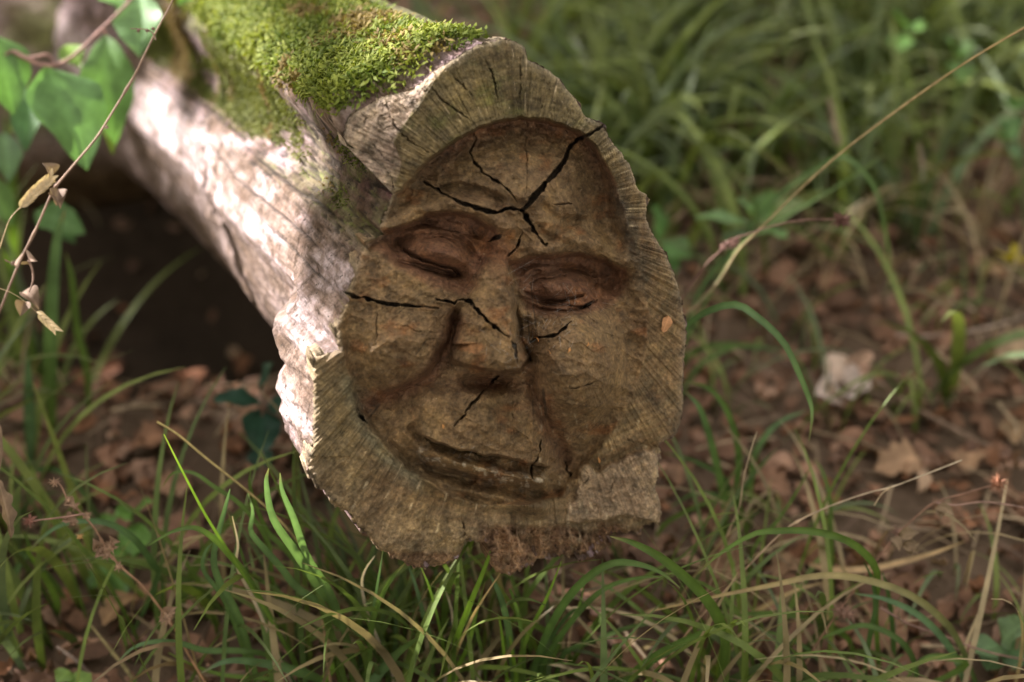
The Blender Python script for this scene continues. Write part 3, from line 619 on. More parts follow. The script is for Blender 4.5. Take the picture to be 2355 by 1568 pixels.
TUFTS = [
 ('green grass tuft with broad arching blades right below the carved chin', [
  ('d', [(1640,1660),(1667,1490),(1651,1422),(1609,1360),(1530,1290),(1460,1250),(1402,1233)], 24, 'g', 'g', -.02),
  ('z7', [(1330,1260),(1380,1000),(1450,800),(1560,600),(1700,450),(1850,370),(2000,380),(2130,430),(2240,520)], 17, 'd', 'g', -.03),
  ('z7', [(1350,1250),(1420,1000),(1500,850),(1650,650),(1800,520),(1980,460),(2200,450)], 12, 'd', 'g', 0),
  ('z7', [(1270,1250),(1280,1070),(1310,880),(1380,720),(1460,560),(1540,360)], 9, 'g', 'l', 0),
  ('z7', [(1350,1200),(1400,980),(1500,780),(1600,660),(1750,560)], 9, 'd', 'd', .02),
  ('z7', [(1480,1250),(1430,1070),(1480,960),(1560,760),(1640,640),(1680,460)], 9, 'g', 'g', .02),
  ('z7', [(1400,1250),(1640,1130),(1900,1070),(2100,920),(2355,790),(2500,740)], 24, 'd', 'g', -.02),
  ('z7', [(1420,1250),(1500,1070),(1560,900),(1760,820),(1900,760),(2100,720),(2355,700)], 11, 'd', 'g', .03)]),
 ('bright upright grass tuft at the bottom edge under the log', [
  ('z7', [(850,1270),(900,960),(930,800),(990,640),(1060,470),(1110,340),(1120,300)], 12, 'l', 'l', -.01),
  ('z7', [(890,1270),(930,1000),(990,860),(1020,740),(1045,640),(1090,480)], 8, 'l', 'g', 0),
  ('z7', [(840,1250),(900,960),(1000,720),(1080,580),(1180,430)], 5, 's', 's', -.02),
  ('z7', [(1270,1250),(1260,1070),(1230,780),(1190,600),(1150,500),(1120,440)], 14, 'g', 'u', 0),
  ('z7', [(1225,1250),(1220,1070),(1190,800),(1170,680)], 6, 'l', 'l', 0),
  ('z7', [(1215,1260),(1270,1070),(1250,900),(1235,800)], 7, 'l', 'l', 0),
  ('z7', [(1310,1250),(1320,900),(1290,700),(1250,560),(1230,520)], 8, 'g', 'g', 0),
  ('z7', [(900,1230),(850,900),(820,740),(770,540),(715,400)], 6, 'l', 'g', 0),
  ('z7', [(780,1250),(850,1070),(890,960),(905,800),(890,640),(860,540)], 6, 'p', 'p', .02),
  ('z7', [(1040,1250),(1050,1070),(1060,940),(1055,800)], 6, 'p', 'p', .02)]),
 ('grass tuft with pale bent blades left of centre at the bottom', [
  ('z7', [(380,1250),(400,1060),(420,760),(440,670),(480,570),(540,460),(620,370)], 12, 'g', 'g', -.02),
  ('z7', [(370,1250),(395,1000),(420,720),(460,480),(490,290)], 6, 'g', 'u', 0),
  ('z7', [(350,1260),(430,1072),(520,960),(600,880),(730,790)], 20, 'u', 'g', -.02),
  ('z7', [(760,1250),(780,900),(720,650),(680,500),(640,390)], 9, 'g', 'u', .03),
  ('z7', [(560,1250),(540,1000),(470,850),(400,680),(365,520),(380,420),(440,330)], 6, 'p', 'p', .01),
  ('z7', [(700,1250),(600,1080),(510,900),(440,760)], 7, 'p', 's', .02),
  ('z7', [(560,1200),(560,800),(570,600),(560,480)], 8, 'd', 'g', .05)]),
 ('long leaning grass tuft with drooping blades left below the log', [
  ('z4', [(1560,1640),(1500,1300),(1400,1150),(1300,1000),(1200,850),(1170,700),(1180,630)], 19, 'g', 'u', -.03),
  ('z4', [(1600,1640),(1530,1400),(1450,1180),(1350,1020),(1290,850),(1240,730),(1230,650)], 16, 'g', 'u', -.03),
  ('z4', [(1560,1600),(1500,1350),(1400,1220),(1300,1150),(1230,1060),(1140,960),(1100,900),(1110,820),(1090,740)], 15, 'g', 'u', 0),
  ('z4', [(1620,1500),(1530,1320),(1400,1160),(1250,980),(1170,900),(1100,720),(1100,640)], 12, 'g', 'g', .02),
  ('z4', [(1390,1640),(1250,1400),(1100,1130),(1000,1000),(930,930),(850,890),(750,910),(650,970)], 13, 'g', 'g', -.02),
  ('z4', [(1160,1640),(1130,1568),(1050,1290),(960,1120),(940,1000),(990,800),(1010,720)], 15, 'g', 'u', 0),
  ('z4', [(1110,1640),(1060,1400),(980,1200),(895,1080),(900,1000),(930,960)], 9, 'g', 'u', 0),
  ('z4', [(1340,1640),(1270,1440),(1180,1280),(1090,1130),(1000,990),(900,830),(800,640),(720,480)], 6, 'g', 'l', -.02),
  ('z4', [(1310,1640),(1200,1400),(1110,1200),(1040,1060),(1045,960),(1020,840)], 6, 'p', 'p', 0),
  ('z4', [(1300,1500),(1200,1150),(1180,960),(1070,800),(940,710),(850,650),(760,650),(715,710)], 9, 'g', 'g', .03),
  ('z4', [(1330,1640),(1180,1350),(1120,1180),(1060,1000),(1000,820)], 7, 'd', 'g', .04)]),
 ('low broad grass blades curving along the bottom left edge', [
  ('z4', [(1440,1640),(1400,1560),(1300,1520),(1150,1485),(1000,1475),(880,1530)], 19, 'g', 'u', -.04),
  ('z4', [(1430,1600),(1200,1460),(1050,1430),(900,1430),(800,1400),(680,1390),(580,1420),(510,1490)], 12, 'g', 'u', -.05),
  ('z4', [(1380,1640),(1440,1540),(1480,1480),(1400,1560)], 14, 'l', 'l', 0),
  ('z4', [(1280,1640),(1200,1560),(1000,1540),(860,1500),(740,1440)], 8, 'g', 'l', 0)]),
 ('dark green grass arching over leaf litter at the lower left', [
  ('z4', [(560,1400),(690,1120),(670,1050),(600,950),(520,890),(420,860),(290,870),(200,920),(130,990)], 14, 'd', 'u', -.03),
  ('z4', [(300,1250),(250,1150),(150,1040),(110,1000),(60,1000)], 12, 'g', 'd', 0),
  ('z4', [(10,1250),(80,1060),(130,990),(100,900)], 12, 'u', 'g', 0),
  ('z4', [(460,900),(380,760),(320,680),(230,630),(120,650),(70,700),(40,760)], 13, 'd', 'd', .02),
  ('z4', [(230,1330),(250,1220),(180,1080),(110,980)], 14, 'g', 'l', 0),
  ('z4', [(40,900),(110,800),(180,740),(260,740)], 10, 'd', 'd', .02),
  ('z4', [(250,1300),(160,1280),(60,1240),(0,1100)], 9, 'd', 'g', 0)]),
 ('tall pale green grass leaves standing in front of the dark hollow', [
  ('d', [(122,1010),(115,880),(118,720),(130,560),(150,480)], 30, 'g', 'u', -.02),
  ('d', [(205,960),(200,850),(178,760),(165,640),(150,580)], 16, 'g', 'g', .02),
  ('d', [(70,1080),(68,960),(66,880),(60,800)], 24, 'u', 'u', 0),
  ('d', [(30,800),(28,640),(32,500),(20,330),(10,260)], 24, 'l', 'g', .03),
  ('d', [(100,900),(60,760),(30,660),(0,560)], 16, 'g', 'g', .02),
  ('d', [(0,740),(40,730),(80,800),(90,900)], 18, 'u', 'u', 0)]),
 ('arching grass tuft right of the log with blades crossing the litter', [
  ('z6', [(1010,1560),(990,1250),(1000,1100),(950,1010),(850,940),(700,905),(560,905),(450,920),(300,1010),(210,1095)], 16, 'g', 'g', -.04),
  ('z6', [(1440,1600),(1380,1440),(1300,1310),(1150,1190),(950,1120),(750,1100),(550,1140),(300,1190),(0,1260)], 15, 'd', 's', -.03),
  ('z6', [(1400,1640),(1330,1440),(1200,1290),(1050,1210),(900,1180)], 14, 'u', 'u', 0),
  ('z6', [(930,1640),(960,1400),(990,1250),(980,1130),(940,1040)], 10, 'd', 'd', .02),
  ('z6', [(1060,1560),(1070,1400),(1050,1200),(1020,1080)], 10, 'd', 'd', .02),
  ('z6', [(1100,1640),(1380,1500),(1300,1460),(1200,1470),(1120,1560)], 14, 'g', 'g', -.02),
  ('z6', [(1180,1640),(1160,1480),(1090,1380),(950,1320),(820,1350),(700,1400)], 12, 'd', 'g', 0),
  ('z6', [(900,1500),(870,1380),(750,1310),(600,1270),(420,1270),(300,1290)], 14, 'g', 'g', 0),
  ('z6', [(860,1600),(700,1430),(560,1360),(440,1340)], 9, 'd', 'g', .02),
  ('z6', [(790,1250),(800,1100),(795,900),(790,760),(760,650),(725,590)], 9, 'g', 'g', .05),
  ('z6', [(430,1250),(450,1000),(560,860),(640,740),(720,600)], 6, 'g', 'g', .03)]),
 ('dense grass clump close behind the lower right of the log', [
  ('z6', [(330,1000),(330,800),(290,600),(250,450),(210,350),(150,290)], 16, 'g', 'u', 0),
  ('z6', [(400,1000),(380,750),(390,560),(340,380),(260,280),(170,250)], 14, 'd', 'g', .02),
  ('z6', [(440,900),(450,620),(500,500),(580,420),(690,375)], 13, 'g', 'u', .04),
  ('z6', [(300,960),(340,780),(330,680),(200,600),(60,560)], 10, 'd', 'd', .02),
  ('z6', [(440,1000),(400,820),(330,760),(200,740),(90,800)], 12, 'g', 'd', 0),
  ('z6', [(360,960),(400,760),(470,640),(560,540)], 9, 'd', 'd', .02),
  ('z6', [(10,980),(60,880),(200,800),(330,760),(420,760)], 9, 'g', 'g', 0)]),
 ('grass tuft whose bright blade bows down beside the right rim', [
  ('y.88', [(1500,860),(1571,759),(1622,718),(1689,700),(1740,728),(1800,785),(1834,852),(1861,920),(1867,956),(1860,1014)], 15, 'u', 'g', -.10),
  ('d', [(1530,900),(1580,820),(1640,795),(1740,796),(1800,810)], 14, 'g', 'd', 0),
  ('d', [(1540,960),(1600,850),(1680,800),(1760,790)], 11, 'd', 'g', .04),
  ('d', [(1540,900),(1600,690),(1660,600),(1700,560),(1800,500),(1920,430),(2040,352)], 9, 'u', 'g', .0)]),
 ('single drooping grass blade hanging from a bend on the right', [
  ('d', [(1560,800),(1700,560),(1800,440),(1880,385),(1930,360),(1965,375),(2010,430),(2030,500),(2045,600),(2043,656)], 9, 'u', 'g', -.1)]),
]
def build_tufts():
    for lab, blades in TUFTS:
        r = np.mean([hit(*cv(k, p)[0]) for k, p, *_ in blades if k in z], 0)
        root = thing('grass_tuft', lab, 'grass tuft', r, 'grass tufts round the log')
        for i, (k, pts, w, ca, cb, lean) in enumerate(blades):
            P = path3(cv(k if k in z else 'd', pts), lean, Y0=float(k[1:]) if k not in z else None); dep = np.linalg.norm(P[len(P)//2]-CAMP)
            blade_mesh('blade', P, w/F*dep*1.05, PAL[ca], PAL[cb], root, twist=.15*math.sin(i*2.1), seed=i*3.7)
build_tufts()

# ------------------------------------------------------------------ dry stems
def bur(name, c, r, n, col, root, seed):
    g = rnd(seed); V = []; Fc = []; d = g.normal(size=(n, 3)); d /= np.linalg.norm(d, axis=1)[:, None]
    for i, q in enumerate(d):
        s = np.cross(q, (.2, .3, .9)); s /= np.linalg.norm(s); s2 = np.cross(q, s); ln = r*g.uniform(.7, 1.15); b = r*.16
        o = len(V); V += [c+s*b, c-s*b*.5+s2*b*.8, c-s*b*.5-s2*b*.8, c+q*ln+s*r*.12*g.normal()]; Fc += [(o, o+1, o+3), (o+1, o+2, o+3), (o+2, o, o+3)]
    k = len(V); u = 8; vv = 5; 
    for j in range(vv):
        for i in range(u):
            a = 2*math.pi*i/u; b = math.pi*(j+.5)/vv; V.append(c+r*.42*np.array([math.sin(b)*math.cos(a), math.sin(b)*math.sin(a), math.cos(b)]))
    for j in range(vv-1):
        for i in range(u):
            p, q_, s_, t_ = k+j*u+i, k+j*u+(i+1) % u, k+(j+1)*u+(i+1) % u, k+(j+1)*u+i; Fc += [(p, q_, s_), (p, s_, t_)]
    V = np.array(V); col = np.array(col)*(1+.3*g.uniform(-1, 1, (len(V), 1)))
    return under(mesh_np(name, V, np.array(Fc), M_STRAW, col, smooth=False), root)
def leaf_grid(base, tip, width, nrm, curl=.2, fold=.25, shape='ovate', rows=12, cols=7, seed=0, droop=0.):
    base = np.array(base, float); tip = np.array(tip, float); ax = tip-base; L = np.linalg.norm(ax); ax /= L
    nrm = np.array(nrm, float); nrm -= ax*nrm.dot(ax); nrm /= np.linalg.norm(nrm); sd = np.cross(ax, nrm)
    t = np.linspace(0, 1, rows)[:, None]; c = np.linspace(-1, 1, cols)[None]
    if shape == 'ovate': w = np.sin(math.pi*np.clip(t, 0, 1)**.84)**1.05
    elif shape == 'round': w = np.sin(math.pi*np.clip(t, 0, 1)**.85)**.6
    elif shape == 'lobed': w = np.sin(math.pi*t**1.15)**.7*(1+.28*np.sin(t*23+seed))
    else: w = np.sin(math.pi*t)**.8
    w = w*(1+.05*np.sin(t*60+seed))
    x = c*w*width/2*(1+.08*np.sin(seed+t*5)); zz = fold*np.abs(c)*w*width/2*1.0+curl*L*(t-.5)**2*-1+.05*width*np.sin(t*11+seed)*c**2*np.sign(c)+droop*L*t*t*-1
    return base+ax*(t*L)[..., None]*np.ones((1, cols, 1))+sd*x[..., None]+nrm*zz[..., None]
def leaf_obj(name, base, tip, width, nrm, col, mat, root=None, seed=0, rows=14, cols=9, colE=None, **k):
    G = leaf_grid(base, tip, width, nrm, rows=rows, cols=cols, seed=seed, **k)
    c = np.abs(np.linspace(-1, 1, cols))[None]; t = np.linspace(0, 1, rows)[:, None]
    rib = gauss(c/.12)+.55*sm((np.abs(((t*6-c*1.4) % 1)-.5)-.40)/.08)*(t < .92)*(c > .05)
    col = np.array(col)[None, None]*(1+.35*rib[..., None]); 
    if colE is not None: e = sm((c+.35*vn(t*5+seed, c*3, 7)-.55)/.4)[..., None]; col = col*(1-e)+np.array(colE)*e
    G = G+(-.02*width*rib*(c > .05))[..., None]*np.array(nrm)/np.linalg.norm(nrm)
    o = mesh_np(name, G.reshape(-1, 3), grid_faces(rows, cols), mat, col.reshape(-1, 3))
    if root is not None: under(o, root)
    return o

def stem_thing(name, lab, cat, pts, depths, px_w, cola, colb=None, nds=(), n=70, group='dry stems in the undergrowth', tip=.6, seed=1):
    q = spline([at(x, y, d) for (x, y), d in zip(pts, depths)], n)
    root = thing(name, lab, cat, q[0], group); r = px_w/2/F*np.mean(depths)
    tube_mesh('stem', q, r, r*tip, cola, root, nds, seed, colb); return root, q
def lin(a, b, n): return list(np.linspace(a, b, n))
TAN = (.42, .27, .16); REDB = (.30, .15, .10)
def gd(x, y): return float(np.dot(hit(x, y)-CAMP, [0, CP, -SP]))
# long diagonal stem at the upper left with withered leaves
p = cv('z3', [(-60,1500),(0,1390),(40,1290),(90,1170),(160,1030),(230,870),(255,830),(330,740),(430,620),(500,510),(590,360),(650,240),(700,140),(760,30),(800,-60)])
root, q = stem_thing('dead_weed', 'long thin brown dead stem crossing the leaves at the upper left', 'dry stem', p, lin(1.02, 1.0, len(p)), 6.5, (.27, .17, .12), (.36, .24, .17), (.27, .42, .7))
for (x, y, r, dx, dy) in ((64,605,.010,18,-8),(50,664,.012,40,40),(60,690,.010,-14,34),(30,604,.007,10,10),(126,440,.010,14,34),(122,404,.009,-20,-30),(134,430,.008,-4,40)):
    b = at(x, y, 1.005); t_ = at(x+dx, y+dy, 1.0); leaf_obj('withered_leaf', b, t_, .012, camdir(.3, .5, .8), (.22, .15, .11), M_DRY, root, seed=x, curl=.9, fold=1.1, rows=10, cols=7)
for x, y in ((338,70),(352,66),(318,70),(30,604),(245,292)): bur('calyx', at(x, y, 1.0), .0028, 14, (.26, .17, .13), root, x)
tube_mesh('twig', spline([at(358,92,1.0), at(352,78,1.0), at(338,68,1.0), at(300,66,1.0)], 16), .0006, .0003, (.28, .18, .13), root)
tube_mesh('twig', spline([at(66,598,1.0), at(74,620,.998), at(76,645,.996), at(66,672,.995)], 16), .0011, .0005, (.24, .15, .11), root)
# two ripe grass heads
def grass_head(lab, pts, depth, heads, seed, wid=2.4):
    q = spline([at(x, y, depth) for x, y in pts], 40); root = thing('ripe_grass', lab, 'ripe grass', q[0], 'ripe grass heads at the left')
    tube_mesh('stalk', q, wid/2/F*depth, wid/3/F*depth, (.50, .36, .20), root)
    g = rnd(seed)
    for (x0, y0, x1, y1, w, m) in heads:
        for i in range(m):
            f = i/m; c = at(x0+(x1-x0)*f, y0+(y1-y0)*f, depth); ax = at(x1, y1, depth)-at(x0, y0, depth); ax /= np.linalg.norm(ax)
            side = np.cross(ax, camdir(0, 0, 1)); dr = ax+side*(.42 if i % 2 else -.42); L = w/F*depth*1.15
            leaf_obj('spikelet', c, c+dr*L, L*.42, camdir(.2, .3, .9), (.60, .46, .29), M_DRY, root, seed=i, rows=6, cols=5, curl=.3, fold=.5)
grass_head('ripe straw coloured grass head leaning against the dead stem', cv('zl', [(-40,960),(0,850),(50,700),(80,640),(135,580),(210,500),(300,440),(350,400)]), 1.0,
           [(46,480,72,450,26,7),(68,455,100,425,28,8),(102,432,118,408,22,5)], 3)
grass_head('small drooping ripe grass head below the curled leaves', cv('zl', [(-30,1130),(0,1140),(80,1170),(160,1220),(250,1300)]), .99, [(83,716,128,758,20,9)], 4, 1.8)

SD = [
 ('stem', 'straw coloured grass stalk pointing up left beside the log', cv('z4', [(1470,1640),(1440,1500),(1420,1300),(1400,1180),(1340,1000),(1240,870),(1100,740),(900,580),(780,480),(690,425)]), lin(1.06, 1.0, 10), 7.5, (.24,.14,.08), (.50,.40,.16), (.28,)),
 ('stem', 'thin upright straw with a bent joint at the lower right', cv('z6', [(200,1320),(280,1090),(340,920),(392,800),(410,680),(440,560),(470,468)]), lin(1.08, 1.03, 7), 4.5, (.34,.21,.13), (.48,.37,.24), (.45,)),
 ('stem', 'long reddish straw rising from the bottom edge to a forked tip', cv('z6', [(-80,1660),(20,1560),(150,1370),(280,1220),(450,1040),(560,930),(640,868),(780,800),(950,740),(1060,712),(1200,660),(1370,594)]), lin(1.04, 1.02, 12), 5, (.36,.20,.11), (.52,.42,.30), (.55, .82)),
 ('stem', 'long slender grass culm running diagonally to the upper right corner', cv('z5', [(120,1470),(155,1420),(300,1270),(390,1130),(480,1040),(650,870),(850,690),(1100,500),(1400,290),(1676,125),(1760,85)]), lin(1.22, 1.0, 11), 6.5, (.40,.34,.20), (.50,.32,.14), ()),
 ('stem', 'short green and straw stalk forking beside the right rim', cv('z5', [(150,1560),(240,1380),(310,1250),(380,1130),(470,1045)]), lin(1.24, 1.16, 5), 5, (.13,.2,.05), (.25,.3,.1), ()),
 ('stem', 'pale fallen stick resting on the litter at the right', [(1915,815),(2000,868),(2100,935),(2220,1000),(2380,1075)], [gd(1915,815)-.02, gd(2000,868)-.03, gd(2100,935)-.03, gd(2220,1000)-.02, gd(2380,1075)-.01], 13, (.24,.155,.11), (.30,.20,.14), (.3,.7)),
 ('stem', 'whitish thin twig lying on the ground at the far right', [(2060,770),(2150,772),(2260,755),(2380,720)], [gd(2060,770)-.02, gd(2150,772)-.03, gd(2260,755)-.03, gd(2380,720)-.02], 8, (.42,.30,.24), (.42,.33,.26), ()),
 ('stem', 'thin pale straw curving in the grass below the chin', cv('z7', [(2050,1120),(1960,1000),(1880,930),(1780,875),(1650,842),(1520,842)]), lin(1.08, 1.03, 6), 2.4, (.34,.23,.13), (.46,.33,.2), ()),
 ('stem', 'pinkish dry straw leaning at the bottom left corner', cv('z4', [(470,1640),(400,1540),(330,1470),(250,1412)]), lin(1.12, 1.09, 4), 11, (.42,.30,.25), (.48,.36,.3), ()),
 ('stem', 'yellowish dry straw at the bottom left beside the pink one', cv('z4', [(630,1640),(560,1520),(480,1420),(402,1322)]), lin(1.1, 1.06, 4), 11, (.32,.26,.12), (.40,.32,.16), ()),
 ('stem', 'short dull straw lying behind the dead flower stalk', cv('z4', [(930,1560),(860,1525),(760,1480),(670,1438)]), lin(1.12, 1.1, 4), 11, (.40,.31,.15), (.40,.31,.15), ()),
 ('stem', 'hollow pink straw stub poking out of the green blades', cv('z4', [(1178,782),(1195,750),(1220,705),(1236,678)]), lin(1.12, 1.1, 4), 12, (.42,.27,.2), (.55,.40,.3), ()),
 ('stem', 'broken pale straw standing above the grass on the right', cv('z5', [(845,640),(830,580),(815,500),(800,440)]), lin(1.5, 1.47, 4), 15, (.32,.24,.17), (.34,.25,.18), ()),
 ('stem', 'short pale straw upright at the right among leaves', cv('z5', [(1225,800),(1212,700),(1205,640)]), lin(1.5, 1.47, 3), 13, (.36,.27,.2), (.36,.27,.2), ()),
]
for i, (nm, lab, pts, dep, w, ca, cb, nd) in enumerate(SD):
    root, q = stem_thing('dead_weed', lab, 'dry stem', pts, dep, w, ca, cb, nd, seed=i)
    if 'forked' in lab: tube_mesh('twig', spline([at(*cv('z6', [(1060,712)])[0], 1.02), at(*cv('z6', [(1020,740)])[0], 1.02), at(*cv('z6', [(985,793)])[0], 1.02)], 10), .0006, .0004, (.45, .33, .2), root)
def flat_blade(lab, pts, dep, w, ca, cb, group='dry grass blades'):
    q = spline([at(x, y, d) for (x, y), d in zip(pts, dep)], 24); root = thing('withered_grass', lab, 'dry grass', q[0], group)
    blade_mesh('blade', q, w/F*np.mean(dep), np.array(ca), np.array(cb), root, mat=M_DRY)
flat_blade('straw coloured flat blade angled over the litter at lower right', cv('z6', [(700,1050),(800,1075),(950,1072),(1100,1042),(1250,1000),(1385,950)]), lin(1.16, 1.12, 6), 15, (.40,.27,.16), (.52,.36,.2))
flat_blade('tan flat blade below the arching grass at lower right', cv('z6', [(200,1390),(330,1330),(480,1250),(640,1165),(775,1130)]), lin(1.14, 1.1, 5), 11, (.40,.29,.14), (.50,.36,.2))
flat_blade('tan dry blade sloping through the grass near the bottom', cv('z7', [(1800,1130),(1850,1040),(1960,800),(2010,680),(2180,620),(2355,575)]), lin(1.12, 1.1, 6), 8, (.42,.30,.16), (.50,.38,.22))
flat_blade('pale curled dry blade at the bottom edge right of centre', cv('z7', [(1720,1100),(1690,1050),(1640,1025),(1550,980),(1460,968)]), lin(1.07, 1.05, 5), 10, (.42,.32,.2), (.5,.4,.28))
flat_blade('bent brown dry blade hanging down in the central grass', cv('z7', [(1530,600),(1575,632),(1600,680),(1590,800),(1570,940)]), lin(1.1, 1.08, 5), 8, (.40,.27,.16), (.48,.33,.2))
flat_blade('pinkish dry blade leaning in the grass at bottom right of centre', cv('z7', [(1640,1120),(1700,960),(1760,840),(1820,740)]), lin(1.14, 1.1, 4), 9, (.42,.28,.2), (.45,.32,.22))
flat_blade('brown dry blade at the bottom crossing broad green blade', cv('z7', [(1760,1130),(1900,960),(2050,860),(2200,790),(2355,730)]), lin(1.13, 1.12, 5), 8, (.34,.25,.12), (.42,.33,.16))
# dead flower stalks with burs
root, q = stem_thing('dead_flower_stalk', 'dead brown flower stalk with withered heads at the lower left', 'dead flower', cv('z4', [(950,1660),(900,1568),(840,1470),(770,1340),(700,1240),(620,1140),(540,1070),(470,990),(420,900),(360,830),(300,770),(270,710),(240,680)]), lin(1.04, .99, 13), 6.5, (.34,.18,.09), (.28,.17,.12), (.3,.55,.62,.78), group='dead flower stalks')
tube_mesh('twig', spline([at(*cv('z4', [(x, y)])[0], .99) for x, y in ((370,830),(250,848),(140,860))], 14), .0008, .0005, (.30,.17,.13), root)
bur('seed_head', at(*cv('z4', [(130,860)])[0], .99), .0058, 60, (.26,.12,.09), root, 3)
for i, (x, y, r) in enumerate(((240,690,.006),(300,770,.006),(330,795,.006),(380,835,.006),(290,850,.006),(320,870,.006),(350,930,.0045),(440,990,.008),(490,975,.008),(470,1010,.007),(520,1060,.006),(740,1280,.010))):
    bur('seed_head', at(*cv('z4', [(x, y)])[0], .995+.01*(y > 1200)), r*.8, 26, (.32,.20,.13) if i != 6 else (.5,.3,.12), root, i+20)
for i, (x, y, dx, dy) in enumerate(((430,980,-20,-40),(490,960,30,-10),(450,1000,-30,20),(730,1270,40,-30),(720,1290,-20,10),(280,850,60,10),(300,780,30,20))):
    a_, b_ = cv('z4', [(x, y), (x+dx, y+dy)]); leaf_obj('withered_leaf', at(*a_, .995), at(*b_, .99), .008, camdir(.2, .4, .9), (.25,.16,.11), M_DRY, root, seed=i, curl=.8, fold=1.2, rows=8, cols=5)
root, q = stem_thing('dead_flower_stalk', 'hairy brown stalk ending in a spiky bur beside the right rim', 'dead flower', cv('z5', [(90,1420),(150,1330),(240,1200),(310,1130),(380,1070),(440,1050),(560,1010),(700,985),(820,983)]), lin(1.16, 1.08, 9), 5, (.24,.13,.10), (.26,.14,.11), (.4,), group='dead flower stalks')
bur('seed_head', at(*cv('z5', [(862,985)])[0], 1.08), .0088, 90, (.19,.095,.075), root, 7)
for i, (x, y, r) in enumerate(((350,1090,.006),(375,1095,.006),(330,1105,.005),(385,1075,.005))): bur('seed_head', at(*cv('z5', [(x, y)])[0], 1.12), r, 22, (.30,.17,.14), root, i+40)
root, q = stem_thing('dead_flower_stalk', 'forked hairy brown stalk with two burs at the lower right', 'dead flower', cv('z6', [(600,1620),(650,1550),(740,1390),(850,1230),(960,1080),(1060,950),(1150,860),(1250,780),(1380,740),(1500,705)]), lin(1.06, 1.04, 10), 5, (.30,.16,.10), (.24,.13,.09), (.42,.75), group='dead flower stalks')
tube_mesh('twig', spline([at(*cv('z6', [(x, y)])[0], 1.04) for x, y in ((1255,780),(1340,792),(1450,778),(1540,785),(1660,805))], 20), .0008, .0006, (.30,.18,.14), root)
bur('seed_head', at(*cv('z6', [(1530,695)])[0], 1.04), .0075, 60, (.25,.11,.06), root, 9)
for i, (x, y, r) in enumerate(((850,1265,.009),(870,1270,.008),(825,1250,.007),(1085,910,.006))): bur('seed_head', at(*cv('z6', [(x, y)])[0], 1.05), r, 30, (.26,.15,.11), root, i+60)
for i, (x, y, dx, dy) in enumerate(((1090,930,90,-20),(1100,960,80,40),(1120,990,60,-30),(1060,930,40,60),(1250,800,90,30),(1260,810,20,40))):
    a_, b_ = cv('z6', [(x, y), (x+dx, y+dy)]); leaf_obj('withered_leaf', at(*a_, 1.04), at(*b_, 1.035), .009, camdir(.2, .4, .9), (.24,.17,.11), M_DRY, root, seed=i+5, curl=.7, fold=1.0, rows=8, cols=5)
root, q = stem_thing('dead_flower_stalk', 'brown leafless stalk running to the lower right edge', 'dead flower', cv('z6', [(1010,1240),(1060,1270),(1120,1305),(1180,1330),(1300,1370),(1400,1410),(1520,1445),(1680,1478)]), lin(1.05, 1.08, 8), 6, (.26,.15,.12), (.26,.15,.12), (.3,), group='dead flower stalks')
for a_, b_ in (((1110,1300), (1270,1265)), ((1110,1310), (1095,1255))):
    A_, B_ = cv('z6', [a_, b_]); tube_mesh('twig', spline([at(*A_, 1.06), (at(*A_, 1.06)+at(*B_, 1.05))/2+np.array([0, 0, -.003]), at(*B_, 1.05)], 10), .001, .0005, (.36,.25,.16), root)
bur('seed_head', at(*cv('z6', [(1122,1305)])[0], 1.06), .004, 20, (.28,.16,.11), root, 77)
# hanging dead seed spike
root = thing('dead_seed_spike', 'crumpled brown seed spike standing at the bottom right', 'dead flower', hit(1695, 1580), 'dead flower stalks')
q = spline([at(x, y, 1.12) for x, y in ((1690,1600),(1700,1500),(1700,1420),(1695,1380))], 20); tube_mesh('stem', q, .0012, .0008, (.26,.17,.1), root)
for i in range(14): c_ = q[5+i]; bur('seed_head', c_+np.array([.006*math.sin(i*2.4), 0, 0]), .007, 16, (.30,.20,.13), root, 90+i)
# curled dead leaf at the left edge
root = thing('dead_leaf', 'crumpled pale brown dead leaf hanging at the left edge', 'dead leaf', at(0, 960, .97))
leaf_obj('leaf_blade', at(-10, 950, .98), at(0, 1090, .975), .006, camdir(.5, .1, .8), (.22,.15,.10), M_DRY, root, seed=2, curl=.2, fold=1.0)
leaf_obj('leaf_blade', at(-6, 1090, .975), at(30, 1235, .97), .008, camdir(.5, .3, .8), (.24,.165,.11), M_DRY, root, seed=5, curl=.5, fold=1.3, rows=24, shape='lobed')

# ------------------------------------------------------------------ leafy plants
def plant(name, lab, cat, leaves, stems, depth, col, group=None, mat=None, nrm=(.1, .55, .8), scol=(.20,.12,.08), shape='ovate', ground=None, seed=0):
    base = ground if ground is not None else at(*stems[0][0], depth)
    root = thing(name, lab, cat, base, group)
    for st in stems:
        dd = [depth]*len(st); q = spline([at(x, y, d) for (x, y), d in zip(st, dd)], 24); tube_mesh('stem', q, .0016, .001, scol, root)
    for i, L in enumerate(leaves):
        bx, by, tx, ty, w, dz, *rest = L; c = np.array(rest[0] if rest else col)
        n = camdir(nrm[0]+.35*math.sin(i*2.3+seed), nrm[1]+.2*math.cos(i*1.7), nrm[2])
        leaf_obj('leaf', at(bx, by, depth+dz), at(tx, ty, depth+dz-.012), w*1.2/F*depth, n, c*(1.35 if name == 'leafy_shrub' else 1.1)*(1+.12*math.sin(i*3.1)), mat or M_LEAF, root, seed=i*2.2+seed, shape=shape, curl=.18, fold=.22)
LG = (.085, .17, .045)
